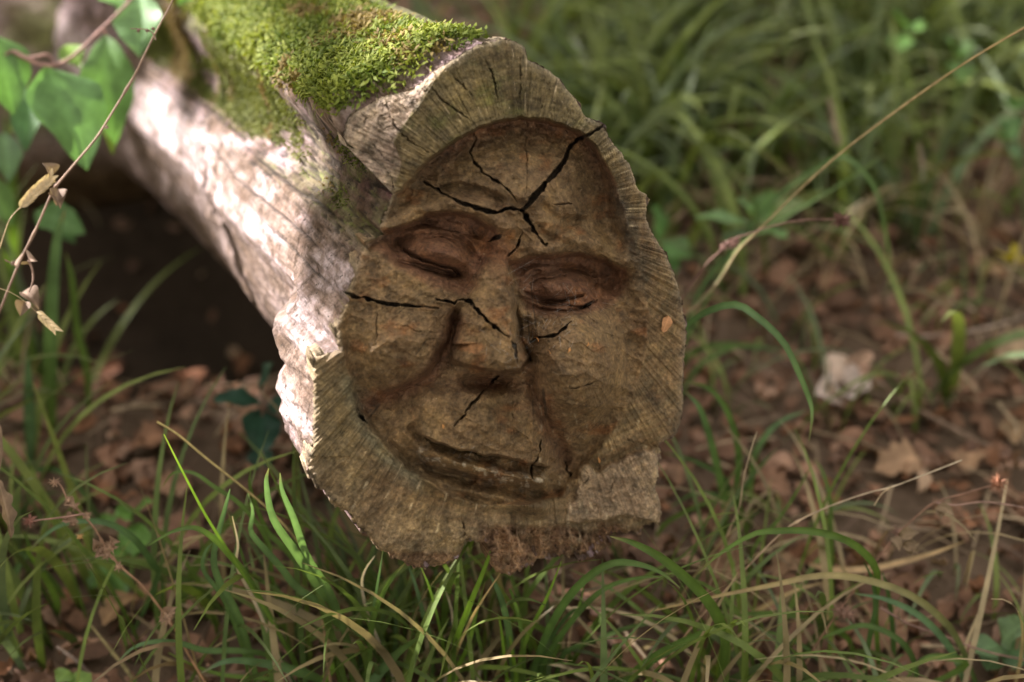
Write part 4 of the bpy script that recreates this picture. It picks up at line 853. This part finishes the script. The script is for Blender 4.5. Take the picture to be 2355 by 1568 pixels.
plant('leafy_shrub', 'green shrub with hanging pointed leaves at the upper left', 'shrub', [
 (113,145,205,385,150,0,(.10,.20,.065)), (240,74,262,330,108,.04,(.095,.19,.05)), (320,-20,318,130,92,.02,(.12,.22,.09)), (-20,70,35,262,110,0,(.09,.185,.045)),
 (75,190,55,345,75,.05,(.075,.16,.06)), (150,100,185,155,50,.06,(.12,.2,.03)), (230,-20,290,18,50,.05), (262,200,255,352,44,.07,(.17,.25,.03)), (10,300,20,420,60,.1,(.1,.17,.08)),
 (80,480,195,535,80,.12,(.07,.14,.04)), (120,470,170,560,60,.14,(.06,.12,.04)), (440,-25,410,12,30,0,(.1,.2,.03)), (20,300,70,250,40,.08,(.16,.2,.05)), (-30,400,30,520,60,.12,(.08,.15,.03))],
 [[(-60,600),(-20,400),(-10,200),(20,120),(65,133),(110,126),(125,150)], [(30,120),(100,150),(160,135),(235,65),(300,0),(340,-60)], [(235,65),(245,80)], [(-10,90),(-5,70)]], 1.2, LG, scol=(.36,.20,.17), seed=1, ground=hit(-120, 820))
plant('bramble_shoot', 'dark bluish bramble leaves low in front of the dark hollow', 'bramble', [
 (600,925,492,915,72,0), (615,930,690,925,66,.01), (600,940,598,1040,78,0), (598,905,625,835,70,.03), (600,1030,600,1080,50,.03)], [[(600,1130),(602,1000),(604,930),(612,890)]], 1.22, (.030,.075,.05), seed=3, shape='round', ground=hit(600, 1150), nrm=(0, .8, .5))
plant('seedling', 'bright green seedling with soft leaves on the lower left litter', 'seedling', [
 (300,1180,352,1150,44,0), (305,1180,262,1185,50,.0), (320,1200,305,1280,70,0), (290,1250,240,1310,60,.02), (250,1180,245,1210,36,.02)], [[(300,1360),(305,1260),(303,1180)]], 1.2, (.12,.24,.05), seed=5, ground=hit(300, 1370), nrm=(0, .8, .5), scol=(.14,.2,.05))
plant('seedling', 'small green seedling between dead stalk and grass at lower left', 'seedling', [(250,1300,205,1355,60,0),(260,1310,290,1370,50,.01),(230,1290,200,1260,36,.01)], [[(245,1400),(248,1330),(250,1300)]], 1.18, (.09,.18,.04), seed=6, ground=hit(245, 1410), nrm=(0, .8, .5), scol=(.14,.2,.05))
plant('broadleaf_plant', 'pale green broad leaves on the ground right of the carved forehead', 'plant', [
 (1740,520,1600,495,70,.0), (1740,515,1700,455,60,0), (1745,515,1850,460,78,.02,(.20,.26,.11)), (1745,530,1810,545,74,0), (1740,530,1660,555,60,.01,(.15,.24,.09)), (1745,505,1780,440,60,.03)],
 [[(1745,620),(1742,560),(1742,520)]], 1.42, (.16,.27,.10), seed=8, shape='round', ground=hit(1745, 600), nrm=(0, .85, .4))
plant('broadleaf_plant', 'light green leaves low behind the right rim of the face', 'plant', [
 (1520,560,1505,470,66,0), (1520,560,1590,590,60,0), (1525,570,1530,650,60,0), (1500,540,1470,600,50,.02)], [[(1520,700),(1520,560)]], 1.5, (.12,.23,.07), seed=9, shape='round', ground=hit(1520, 690), nrm=(0, .8, .5))
plant('broadleaf_plant', 'green leaves by the upper right edge above brown litter', 'plant', [
 (2310,320,2270,300,60,0), (2310,320,2350,270,70,0), (2310,330,2340,360,50,0), (2340,250,2330,225,50,0)], [[(2310,420),(2310,320)]], 1.55, (.12,.22,.09), seed=10, shape='round', ground=hit(2310, 420), nrm=(0, .8, .5))
plant('broadleaf_plant', 'yellow leaves glowing at the right edge of the litter', 'plant', [
 (2320,600,2290,575,40,0), (2320,600,2356,600,46,0), (2325,605,2330,560,40,0)], [[(2320,680),(2320,600)]], 1.5, (.42,.34,.03), seed=11, shape='round', ground=hit(2320, 690), nrm=(0, .8, .5))
plant('bramble_shoot', 'pale green bramble leaves in the lower right corner', 'bramble', [
 (2300,1480,2240,1500,70,0,(.12,.2,.09)), (2300,1475,2356,1430,84,0,(.16,.24,.13)), (2300,1490,2370,1520,66,0,(.10,.18,.08)), (2290,1500,2270,1540,50,.01)], [[(2300,1600),(2300,1480)]], 1.1, (.12,.2,.09), seed=12, shape='round', ground=hit(2300, 1600), nrm=(0, .8, .5))
plant('seedling', 'small green seedling in the grass at the far right', 'seedling', [(2080,60,2050,20,50,0),(2085,70,2130,60,50,0),(2080,80,2060,120,46,0)], [[(2080,200),(2080,70)]], 1.7, (.11,.22,.05), seed=14, ground=hit(2080, 200), nrm=(0, .8, .5), scol=(.14,.2,.05))
plant('seedling', 'light green leaf sprig above the upper right grass', 'seedling', [(2200,130,2170,80,60,0),(2205,130,2245,100,56,0),(2200,140,2215,190,60,0)], [[(2200,260),(2200,130)]], 1.62, (.12,.22,.06), seed=15, ground=hit(2200, 260), nrm=(0, .7, .6), scol=(.14,.2,.05))
plant('seedling', 'dark rounded seedling leaves under the log in shade', 'seedling', [(890,1320,850,1330,46,0,(.035,.08,.05)),(880,1350,830,1380,50,0,(.035,.08,.05)),(895,1340,920,1390,46,0,(.035,.08,.05))], [[(885,1430),(888,1330)]], 1.18, (.035,.08,.05), seed=16, shape='round', ground=hit(885, 1430), nrm=(0, .7, .6), scol=(.1,.12,.05))
plant('seedling', 'bright leaf pair at the bottom left corner', 'seedling', [(170,1545,200,1600,50,0),(160,1540,130,1570,40,0)], [[(165,1640),(165,1545)]], 1.08, (.16,.25,.06), seed=17, ground=hit(165, 1660), nrm=(0, .7, .6), scol=(.14,.2,.05))

# ------------------------------------------------------------------ single fallen leaves, pale fungus
def fallen(px, py, L, w, ang, col, lab, group='fallen leaves on the ground', seed=0, colE=None, shape='lobed', lift=.012, curl=.5):
    L, w, col = L*.8, w*.8, np.array(col)*(.72, .62, .55)
    c = hit(px, py)+np.array([0, 0, lift]); d = np.array([math.cos(ang), math.sin(ang), .12*math.sin(seed)])*L/2
    n = np.array([.3*math.sin(seed*1.7), -.25+.3*math.cos(seed*2.3), 1])
    root = tag(leaf_obj('fallen_leaf', c-d, c+d, w, n, col, M_DRY, None, seed, rows=12, cols=7, shape=shape, curl=curl, fold=.35, colE=colE), lab, 'fallen leaf', group); return root
FL = [(1290+1300-480,0,0,0,0,0,'')][:0]
g = rnd(12)
named = [
 (368,1040,.07,.045,.4,(.36,.22,.15),'pale brown fallen leaf on the litter left of the broken bark edge'),
 (418,1260,.07,.04,2.8,(.36,.23,.18),'pinkish fallen leaf behind the arching grass at lower left'),
 (280,1430,.05,.035,1.0,(.44,.31,.19),'light tan fallen leaf near the bottom left'),
 (400,1150,.045,.03,.2,(.48,.33,.24),'small pale leaf between the straws at the lower left'),
 (440,900,.06,.04,1.9,(.30,.15,.09),'rusty fallen leaf near the dark hollow'),
 (250,880,.06,.04,.9,(.26,.13,.08),'red brown fallen leaf at the hollow edge on the left'),
 (560,860,.05,.03,1.6,(.28,.15,.09),'rusty upright leaf in front of the hollow'),
 (2060,1095,.06,.045,.3,(.50,.36,.25),'large pale leaf on the litter at the centre right'),
 (2220,1090,.05,.035,1.2,(.40,.28,.19),'tan leaf lying right of the large pale leaf'),
 (2240,300,.03,.022,.3,(.55,.30,.18),'small bright orange leaf at the upper right'),
 (1525,105,.03,.024,.6,(.45,.22,.10),'small orange leaf in the grass above the log'),
 (1600,395,.03,.02,.9,(.40,.24,.10),'small tan leaf in the grass right of the log'),
 (2280,650,.035,.028,1.0,(.44,.32,.2),'roundish tan leaf near the right edge'),
 (2245,640,.035,.025,2.0,(.38,.26,.18),'brown leaf beside the roundish tan one'),
 (2320,1020,.05,.03,1.4,(.40,.30,.2),'upright curled leaf near the right edge'),
 (2200,920,.05,.035,.2,(.34,.22,.16),'dull brown leaf right of the pale fungus'),
 (2330,830,.07,.05,.5,(.42,.34,.24),'pale greenish brown leaf at the right edge'),
 (1910,680,.05,.035,.4,(.33,.21,.15),'brown leaf among the grass on the right'),
 (1770,1150,.05,.035,2.4,(.34,.22,.16),'brown leaf behind the upright straw'),
 (1560,1120,.04,.03,1.4,(.30,.2,.14),'brown leaf close behind the pale broken edge'),
 (2020,1490,.06,.04,.2,(.36,.24,.17),'brown leaf near the bottom right'),
 (2180,1240,.05,.035,2.2,(.32,.21,.15),'dull leaf behind the forked stalk'),
 (140,830,.05,.035,2.2,(.22,.12,.08),'dark brown leaf at the far left of the litter'),
 (1800,1330,.05,.03,.9,(.38,.27,.18),'pale leaf under the arching grass'),
 (1660,1340,.05,.035,2.7,(.34,.23,.16),'tan leaf half hidden by the broad arching blade'),
 (1010,1400,.05,.03,.7,(.40,.26,.18),'curled leaf in the grass under the rotten chin'),
 (930,1420,.045,.03,2.0,(.36,.24,.17),'crumpled leaf standing in the grass below the log'),
 (1390,1390,.05,.04,1.1,(.42,.31,.21),'pale leaf in the grass right of the chin'),
]
for i, (x, y, L, w, a, c, lab) in enumerate(named): fallen(x, y, L, w, a, c, lab, seed=i*1.3, lift=.018)
root = thing('bracket_fungus', 'whitish pink crumpled fungus on the litter right of the log', 'fungus', hit(1920, 930))
for i, (x, y, dx, dy, w, c) in enumerate(((1915,925,-38,20,.036,(.62,.50,.46)),(1925,930,10,34,.040,(.66,.54,.52)),(1935,915,32,-20,.032,(.60,.48,.44)),(1915,905,-8,-44,.026,(.58,.44,.36)),(1940,885,34,-8,.022,(.50,.32,.24)))):
    b = hit(x, y)+np.array([0, -.01, .02]); t_ = hit(x+dx*1.3, y+dy*1.3)+np.array([0, -.012, .034+.01*math.sin(i*2)]); leaf_obj('cap', b, t_, w, np.array([.1, -.5, .9]), c, M_DRY, root, seed=i*1.9, shape='round', curl=.35, fold=.5)

# a heart-shaped seed scale and bits of debris stuck on the carving
h_, C_, *_ = relief(np.array([1532., 1290., 1205.]), np.array([744., 850., 790.]))
f0 = on_face(np.array([1538., 1524.]), np.array([726., 764.]), np.array([h_[0]+4, h_[0]+6]))
tag(leaf_obj('leaf_scrap', f0[0], f0[1], .0075, N_FACE, (.50,.25,.12), M_DRY, None, 1.0, shape='round', curl=.1, fold=.2), 'small orange heart shaped leaf scrap stuck on the right rim', 'leaf scrap')
for i, (x, y, dx, dy, lab) in enumerate(((1312,798,-6,14,'orange curled seed scale on the right cheek'), (1355,786,-5,10,'tiny orange scale high on the right cheek'), (1260,800,8,16,'brown curled scale beside the nose on the right cheek'), (1228,772,12,10,'dry brown bud scale in the web beside the nose'), (1014,1012,2,12,'orange scale on the upper lip'), (1376,1052,4,16,'orange sliver above the pale broken wood'))):
    if i == 4: x, y = 1018, 975
    hh, *_ = relief(np.array([x, x+dx], float), np.array([y, y+dy], float)); q = on_face(np.array([x, x+dx], float), np.array([y, y+dy], float), hh+3)
    tag(leaf_obj('seed_scale', q[0], q[1], .0018, N_FACE, (.46,.22,.08), M_DRY, None, i, rows=6, cols=5, curl=.6), lab, 'seed scale', 'scales caught on the face')
def web():
    g = rnd(44); A = []; 
    def fp(x, y, lift): hh, *_ = relief(np.array([x], float), np.array([y], float)); return on_face(np.array([x], float), np.array([y], float), hh+lift)[0]
    zones = [((1205,700),(1330,800),34), ((1270,650),(1390,720),24), ((1165,770),(1230,860),26), ((1180,610),(1250,680),8), ((1100,740),(1180,800),7), ((1050,1020),(1200,1060),12)]
    V = []; Fc = []; segs = []
    for (a, b, n) in zones:
        for _ in range(n):
            x = g.uniform(a[0], b[0]); y = g.uniform(a[1], b[1]); l = g.uniform(8, 34); t = g.normal()*.9+2.2; segs.append((x, y, x+l*math.cos(t), y+l*math.sin(t), g.uniform(2, 6)))
    segs += [(1168,630,1240,590,5), (1190,760,1310,700,8), (1300,705,1318,745,6), (1318,745,1270,800,5), (1330,640,1320,700,6), (1290,620,1310,700,7), (1350,650,1352,700,6)]
    P = np.array([[s[0], s[1]] for s in segs]+[[s[2], s[3]] for s in segs]); lf = np.array([s[4] for s in segs]*2)
    hh, *_ = relief(P[:, 0].copy(), P[:, 1].copy()); Q = on_face(P[:, 0], P[:, 1], hh+lf); m = len(segs)
    for i in range(m):
        a, b = Q[i], Q[i+m]; d = b-a; s = np.cross(d, N_FACE); s /= np.linalg.norm(s)+1e-9; r = .000055
        k = len(V); V += [a+s*r, a-s*r*.5+N_FACE*r, a-s*r*.5-N_FACE*r, b+s*r, b-s*r*.5+N_FACE*r, b-s*r*.5-N_FACE*r]
        Fc += [(k, k+1, k+4, k+3), (k+1, k+2, k+5, k+4), (k+2, k, k+3, k+5)]
    tag(mesh_np('cobweb', V, Fc, M_WEB), 'tangled cobweb strung between the nose and the right eye', 'cobweb', kind='stuff')
web()

# ------------------------------------------------------------------ leaf litter, twigs and background grass
def log_clear(x, y):                       # keep clutter out of the hollow and off the log
    d = np.sqrt(((x+.36)/.34)**2+((y-1.46)/.22)**2); return d > 1
def litter():
    g = rnd(21); n = 16000; y = .55+g.uniform(0, 1, n)**1.0*3.1; x = g.uniform(-1, 1, n)*(.45+.5*y); keep = log_clear(x, y) | (g.uniform(size=n) < .08)
    x, y = x[keep], y[keep]; n = len(x); zc = gz(x, y)+g.uniform(.001, .016, n)
    a = g.uniform(0, 2*math.pi, n); L = g.uniform(.011, .038, n); w = L*g.uniform(.35, .7, n)
    nr = np.stack([g.normal(0, .38, n), g.normal(0, .38, n), np.ones(n)], 1); nr /= np.linalg.norm(nr, axis=1)[:, None]
    ax = np.stack([np.cos(a), np.sin(a), np.zeros(n)], 1); ax -= (ax*nr).sum(1)[:, None]*nr; ax /= np.linalg.norm(ax, axis=1)[:, None]; sd = np.cross(nr, ax)
    rows, cols = 6, 3; t = np.linspace(0, 1, rows); wp = np.array([.10, .75, 1., .8, .95, .06]); V = np.empty((n, rows, cols, 3)); c = np.array([-1, 0, 1])
    curl = g.uniform(-.6, .9, n); fold = g.uniform(-.2, .9, n); C0 = np.stack([x, y, zc], 1)
    for i in range(rows):
        wv = w*.5*wp[i]*g.uniform(.7, 1.25, n)
        for j in range(cols):
            V[:, i, j] = C0+ax*(L*(t[i]-.5))[:, None]+sd*(wv*c[j])[:, None]+nr*(-curl*L*(t[i]-.5)**2+fold*abs(c[j])*wv*.7+.003*g.normal(size=n))[:, None]
    pal = np.array((1.12, 1.04, .97))*np.array([(.26,.155,.11),(.20,.115,.078),(.33,.21,.155),(.13,.078,.055),(.40,.29,.21),(.24,.125,.075),(.17,.105,.08),(.29,.19,.145)])
    col = pal[g.choice(len(pal), n, p=[.2,.2,.09,.2,.03,.12,.11,.05])]*g.uniform(.75, 1.25, (n, 1)); col = np.repeat(col[:, None], rows*cols, 1)
    Fc = (grid_faces(rows, cols)[None]+(np.arange(n)*rows*cols)[:, None, None]).reshape(-1, 4)
    tag(mesh_np('leaf_litter', V.reshape(-1, 3), Fc, M_DRY, col.reshape(-1, 3)), 'brown crumbled leaf litter covering the woodland floor', 'leaf litter', kind='stuff')
    # twigs and dead straw
    n = 2600; y = .55+g.uniform(0, 1, n)*2.8; x = g.uniform(-1, 1, n)*(.4+.5*y); k = log_clear(x, y); x, y = x[k], y[k]; n = len(x)
    a = g.uniform(0, 2*math.pi, n); L = g.uniform(.02, .11, n); d = np.stack([np.cos(a), np.sin(a), g.normal(0, .18, n)], 1)*L[:, None]/2
    c = np.stack([x, y, gz(x, y)+g.uniform(.004, .02, n)], 1); r = g.uniform(.0005, .0018, n)[:, None]; s = np.cross(d, (0, 0, 1.)); s /= np.linalg.norm(s, axis=1)[:, None]; u = np.array([0, 0, 1.])
    V = np.stack([c-d+s*r, c-d-s*r*.5+u*r, c-d-s*r*.5-u*r, c+s*r+u*L[:, None]*.06, c-s*r*.5+u*r+u*L[:, None]*.06, c-s*r*.5-u*r+u*L[:, None]*.06, c+d+s*r, c+d-s*r*.5+u*r, c+d-s*r*.5-u*r], 1)
    f = np.array([(0,1,4,3),(1,2,5,4),(2,0,3,5),(3,4,7,6),(4,5,8,7),(5,3,6,8)]); Fc = (f[None]+(np.arange(n)*9)[:, None, None]).reshape(-1, 4)
    col = np.array([(.26,.18,.12),(.42,.31,.2),(.16,.1,.07)])[g.choice(3, n, p=[.45,.35,.2])]; col = np.repeat(col[:, None], 9, 1)
    tag(mesh_np('twigs', V.reshape(-1, 3), Fc, M_STRAW, col.reshape(-1, 3)), 'small twigs and broken straw strewn over the litter', 'twigs', kind='stuff')
litter()

def field(name, lab, roots, L, w, seed, cols, seg=9, up=.25, droop=1.7, phi=None):
    """many curved grass blades as one mesh; a blade starts near upright and bows over"""
    g = rnd(seed); n = len(roots); ph = g.uniform(0, 2*math.pi, n) if phi is None else phi; L = L*g.uniform(.55, 1.3, n); w = w*g.uniform(.6, 1.3, n)
    a0 = np.abs(g.normal(0, up, n)); kap = g.uniform(.5, 1., n)*droop; P = roots.copy(); pts = [P]; dirs = []
    h = np.stack([np.cos(ph), np.sin(ph), np.zeros(n)], 1)
    for i in range(seg):
        t = (i+.5)/seg; al = a0+kap*t**1.4; d = h*np.sin(al)[:, None]+np.array([0, 0, 1.])*np.cos(al)[:, None]; P = P+d*(L/seg)[:, None]; pts.append(P); dirs.append(d)
    dirs.append(dirs[-1]); S = np.cross(h, (0, 0, 1.)); tw = g.normal(0, .5, n)
    V = np.empty((n, seg+1, 2, 3)); col = np.empty((n, seg+1, 2, 3))
    base = np.array(cols)[g.integers(0, len(cols), n)]*g.uniform(.75, 1.25, (n, 1)); tipc = base*.8+np.array([.22,.2,.08])*.25
    for i in range(seg+1):
        t = i/seg; wd = w/2*(1-t**2.5)*(.6+.4*min(1, t*3))+.0002; nn = np.cross(dirs[i], S); ss = S*np.cos(tw)[:, None]+nn*np.sin(tw)[:, None]
        V[:, i, 0] = pts[i]-ss*wd[:, None]; V[:, i, 1] = pts[i]+ss*wd[:, None]; col[:, i] = (base*(1-t)+tipc*t)[:, None]
    Fc = (grid_faces(seg+1, 2)[None]+(np.arange(n)*(seg+1)*2)[:, None, None]).reshape(-1, 4)
    tag(mesh_np(name, V.reshape(-1, 3), Fc, M_GRASS, col.reshape(-1, 3)), lab, 'grass', kind='stuff')
def roots_px(n, seed, dens, box=(-300, -420, 2700, 1750), cluster=7, spread=.02):
    """root points on the ground, scattered in clumps where the photograph shows grass"""
    g = rnd(seed); out = []
    for _ in range(60):
        m = 4000; px = g.uniform(box[0], box[2], m); py = g.uniform(box[1], box[3], m); k = g.uniform(size=m) < dens(px, py); px, py = px[k], py[k]
        r = rays(np.stack([px, py], 1)); t = -CAM_Z/r[:, 2]; p = CAMP+r*t[:, None]; p = np.repeat(p, cluster, 0); p[:, :2] += g.normal(0, spread, (len(p), 2)); out.append(p)
        if sum(len(o) for o in out) > n: break
    P = np.vstack(out)[:n]; P[:, 2] = gz(P[:, 0], P[:, 1])-.002; k = log_clear(P[:, 0], P[:, 1]); return P[k]
def dens_back(px, py):
    d = .95*sm((620+.15*(2354-px)-py)/420)*sm((px-900)/200)          # upper right meadow
    d = d*(1-.75*sm((px-2050)/200)*sm((py-240)/200))                 # thinner at the far right
    d += .04*sm((px-1450)/200)*sm((1050-py)/200)*(px < 2250)
    d *= np.where((px > 900) & (px < 1300) & (py < 170), .25, 1)
    d += .5*(px < 150)*(py > 250)*(py < 1000)
    return np.clip(d, 0, 1)
GC = [(.115,.16,.032),(.155,.20,.04),(.07,.11,.025),(.18,.23,.055),(.12,.17,.085)]; DC = [(.34,.25,.15),(.26,.17,.11),(.42,.32,.2)]
field('grass', 'long green grass arching over the ground behind the log', roots_px(2300, 31, dens_back, box=(800, -420, 2800, 1200)), .25, .0105, 32, GC, droop=2.1)
field('grass', 'short dark grass among the leaf litter', roots_px(420, 33, lambda x, y: .06+.14*(x > 1450)+.10*sm((y-1150)/300)+.25*sm((700-y)/400)*sm((x-1200)/300)), .11, .0045, 34, GC+DC[:1], droop=2.3)
field('grass', 'dead straw coloured grass lying between green blades', roots_px(700, 35, lambda x, y: .03+.10*(x > 1500)+.5*sm((800-y)/500)*sm((x-1200)/300)), .17, .0035, 36, DC, up=.7, droop=1.9)
field('grass', 'long soft grass growing under the log along the bottom', roots_px(250, 37, lambda x, y: sm((y-1380)/150)*(.12+.88*gauss((x-1050)/380)+.3*gauss((x-1750)/250)), cluster=9, spread=.03, box=(300, 1300, 2300, 1750)), .19, .0055, 38, [(.10,.165,.03),(.14,.20,.035),(.08,.13,.035),(.3,.22,.12)], up=.35, droop=1.5)
field('grass', 'grass and weeds crowding the left side of the hollow', roots_px(160, 39, lambda x, y: (x < 130)*(y > 550)*(y < 1350)*.8+.12*(x < 300)*(y > 1000), cluster=5), .20, .008, 40, GC, up=.3, droop=1.5)

# ------------------------------------------------------------------ unseen tree left of the frame, crown shaped to dapple the light
# light falls through gaps in the crown: openings along the sun's path to the sunlit wood
GAPS = [(at(775, 610, .94), .055), (at(740, 700, .92), .055), (at(800, 560, .95), .065), (at(740, 500, 1.0), .04), (at(700, 730, .93), .06), (at(650, 650, 1.0), .06), (at(560, 560, 1.1), .06), (at(460, 400, 1.25), .035), (at(850, 480, .98), .05),
            (at(850, 290, .96), .085), (at(900, 120, 1.05), .10), (at(1050, 80, 1.0), .08), (at(700, 60, 1.2), .09), (at(740, 800, .9), .045), (at(690, 960, .9), .035), (at(380, 330, 1.4), .03), (at(100, 180, 1.2), .07), (at(60, 600, 1.0), .05), (at(100, 450, 1.0), .05)]
def shade_tree():
    c0 = np.array([0., 1.2, .3])+np.array(SUN)*4.6; S = np.array(SUN); U = np.cross(S, (0, 0, 1.)); U /= np.linalg.norm(U); Wv = np.cross(U, S)
    foot = np.array([c0[0]-.5, c0[1]+.3, 0.]); foot[2] = float(gz(foot[0], foot[1]))-.05
    root = thing('dapple_tree', 'unseen leafy tree left of the frame, crown shaped to dapple the sunlight', 'tree', foot)
    g = rnd(51); n = 15000
    P = c0+U*g.uniform(-2.6, 2.6, n)[:, None]+Wv*g.uniform(-1.9, 1.9, n)[:, None]+S*g.uniform(-.9, .9, n)[:, None]
    keep = np.ones(n, bool)
    for q, r in GAPS:
        d = P-q; d -= (d@S)[:, None]*S; keep &= np.linalg.norm(d, axis=1) > r+.02
    P = P[keep]; n = len(P)
    for q, r, m in ((at(1130, 770, .91), .035, 70), (at(890, 770, .91), .022, 24), (at(1200, 600, .92), .05, 50), (hit(1050, 1500), .13, 240), (hit(800, 1500), .12, 200), (hit(1300, 1500), .12, 160), (hit(600, 1350), .12, 160)):  # extra leaves added to block sun on nose, cheek, brow and grass
        e = g.uniform(0, 2*math.pi, m); rr = r*np.sqrt(g.uniform(0, 1, m)); Q = q+S*g.uniform(3.2, 5.4, m)[:, None]+U*(rr*np.cos(e))[:, None]+Wv*(rr*np.sin(e))[:, None]
        if r > .036 or r < .03:
            ok = np.ones(m, bool)
            for gq, gr in GAPS: d = Q-gq; d -= (d@S)[:, None]*S; ok &= np.linalg.norm(d, axis=1) > gr+.015
            Q = Q[ok]
        P = np.vstack([P, Q])
    n = len(P)
    a = g.normal(size=(n, 3)); a /= np.linalg.norm(a, axis=1)[:, None]; nr = S+g.normal(0, .55, (n, 3)); b = np.cross(nr, a); b /= np.linalg.norm(b, axis=1)[:, None]; a = np.cross(b, nr); a /= np.linalg.norm(a, axis=1)[:, None]
    L = g.uniform(.035, .06, n)[:, None]
    V = np.stack([P-a*L, P-a*L*.2+b*L*.7, P+a*L, P-a*L*.2-b*L*.7], 1).reshape(-1, 3); col = np.repeat((np.array([.06,.13,.03])*g.uniform(.7, 1.3, (n, 1)))[:, None], 4, 1).reshape(-1, 3)
    under(mesh_np('crown', V, np.arange(n*4).reshape(-1, 4), M_LEAF, col, smooth=False), root)
    q = spline([foot, foot+np.array([.03, 0, 1.0]), c0+np.array([-.25, .15, -1.]), c0+np.array([-.1, 0, .8])], 40); tube_mesh('trunk', q, .09, .03, (.16,.12,.09), root, sides=16)
    for i in range(12):
        t = 14+i*2; e = q[t]+np.array([g.uniform(-1.3, -.2), g.uniform(-1.6, 1.6), g.uniform(.1, .8)]); tube_mesh('branch', spline([q[t], (q[t]+e)/2+np.array([0, 0, .12]), e], 14), .028, .006, (.16,.12,.09), root, sides=8)
shade_tree()

def woodland():
    g = rnd(61); n = 70000; a = g.uniform(0, 2*math.pi, n); r = 5.2+g.uniform(0, 1, n)**1.4*5; zz = g.uniform(0, 1, n)**.8*9.5
    P = np.stack([r*np.cos(a), r*np.sin(a)+1.2, zz*(.75+.25*r/6)], 1); S = np.array(SUN); keep = fbm(a*5, zz*1.1, 62) > -.34
    for q, rr in GAPS:
        d = P-q; d -= (d@S)[:, None]*S; keep &= np.linalg.norm(d, axis=1) > rr+.10
    P = P[keep]; n = len(P); A = g.normal(size=(n, 3)); A /= np.linalg.norm(A, axis=1)[:, None]; B = np.cross(A, g.normal(size=(n, 3))); B /= np.linalg.norm(B, axis=1)[:, None]
    L = g.uniform(.06, .13, n)[:, None]; V = np.stack([P-A*L, P+B*L*.7, P+A*L, P-B*L*.7], 1).reshape(-1, 3); col = np.repeat((np.array([.045,.075,.025])*g.uniform(.7, 1.3, (n, 1)))[:, None], 4, 1).reshape(-1, 3)
    tag(mesh_np('woodland', V, np.arange(n*4).reshape(-1, 4), M_LEAF, col, smooth=False), 'leafy woodland standing all round the clearing', 'woodland', kind='stuff')
woodland()
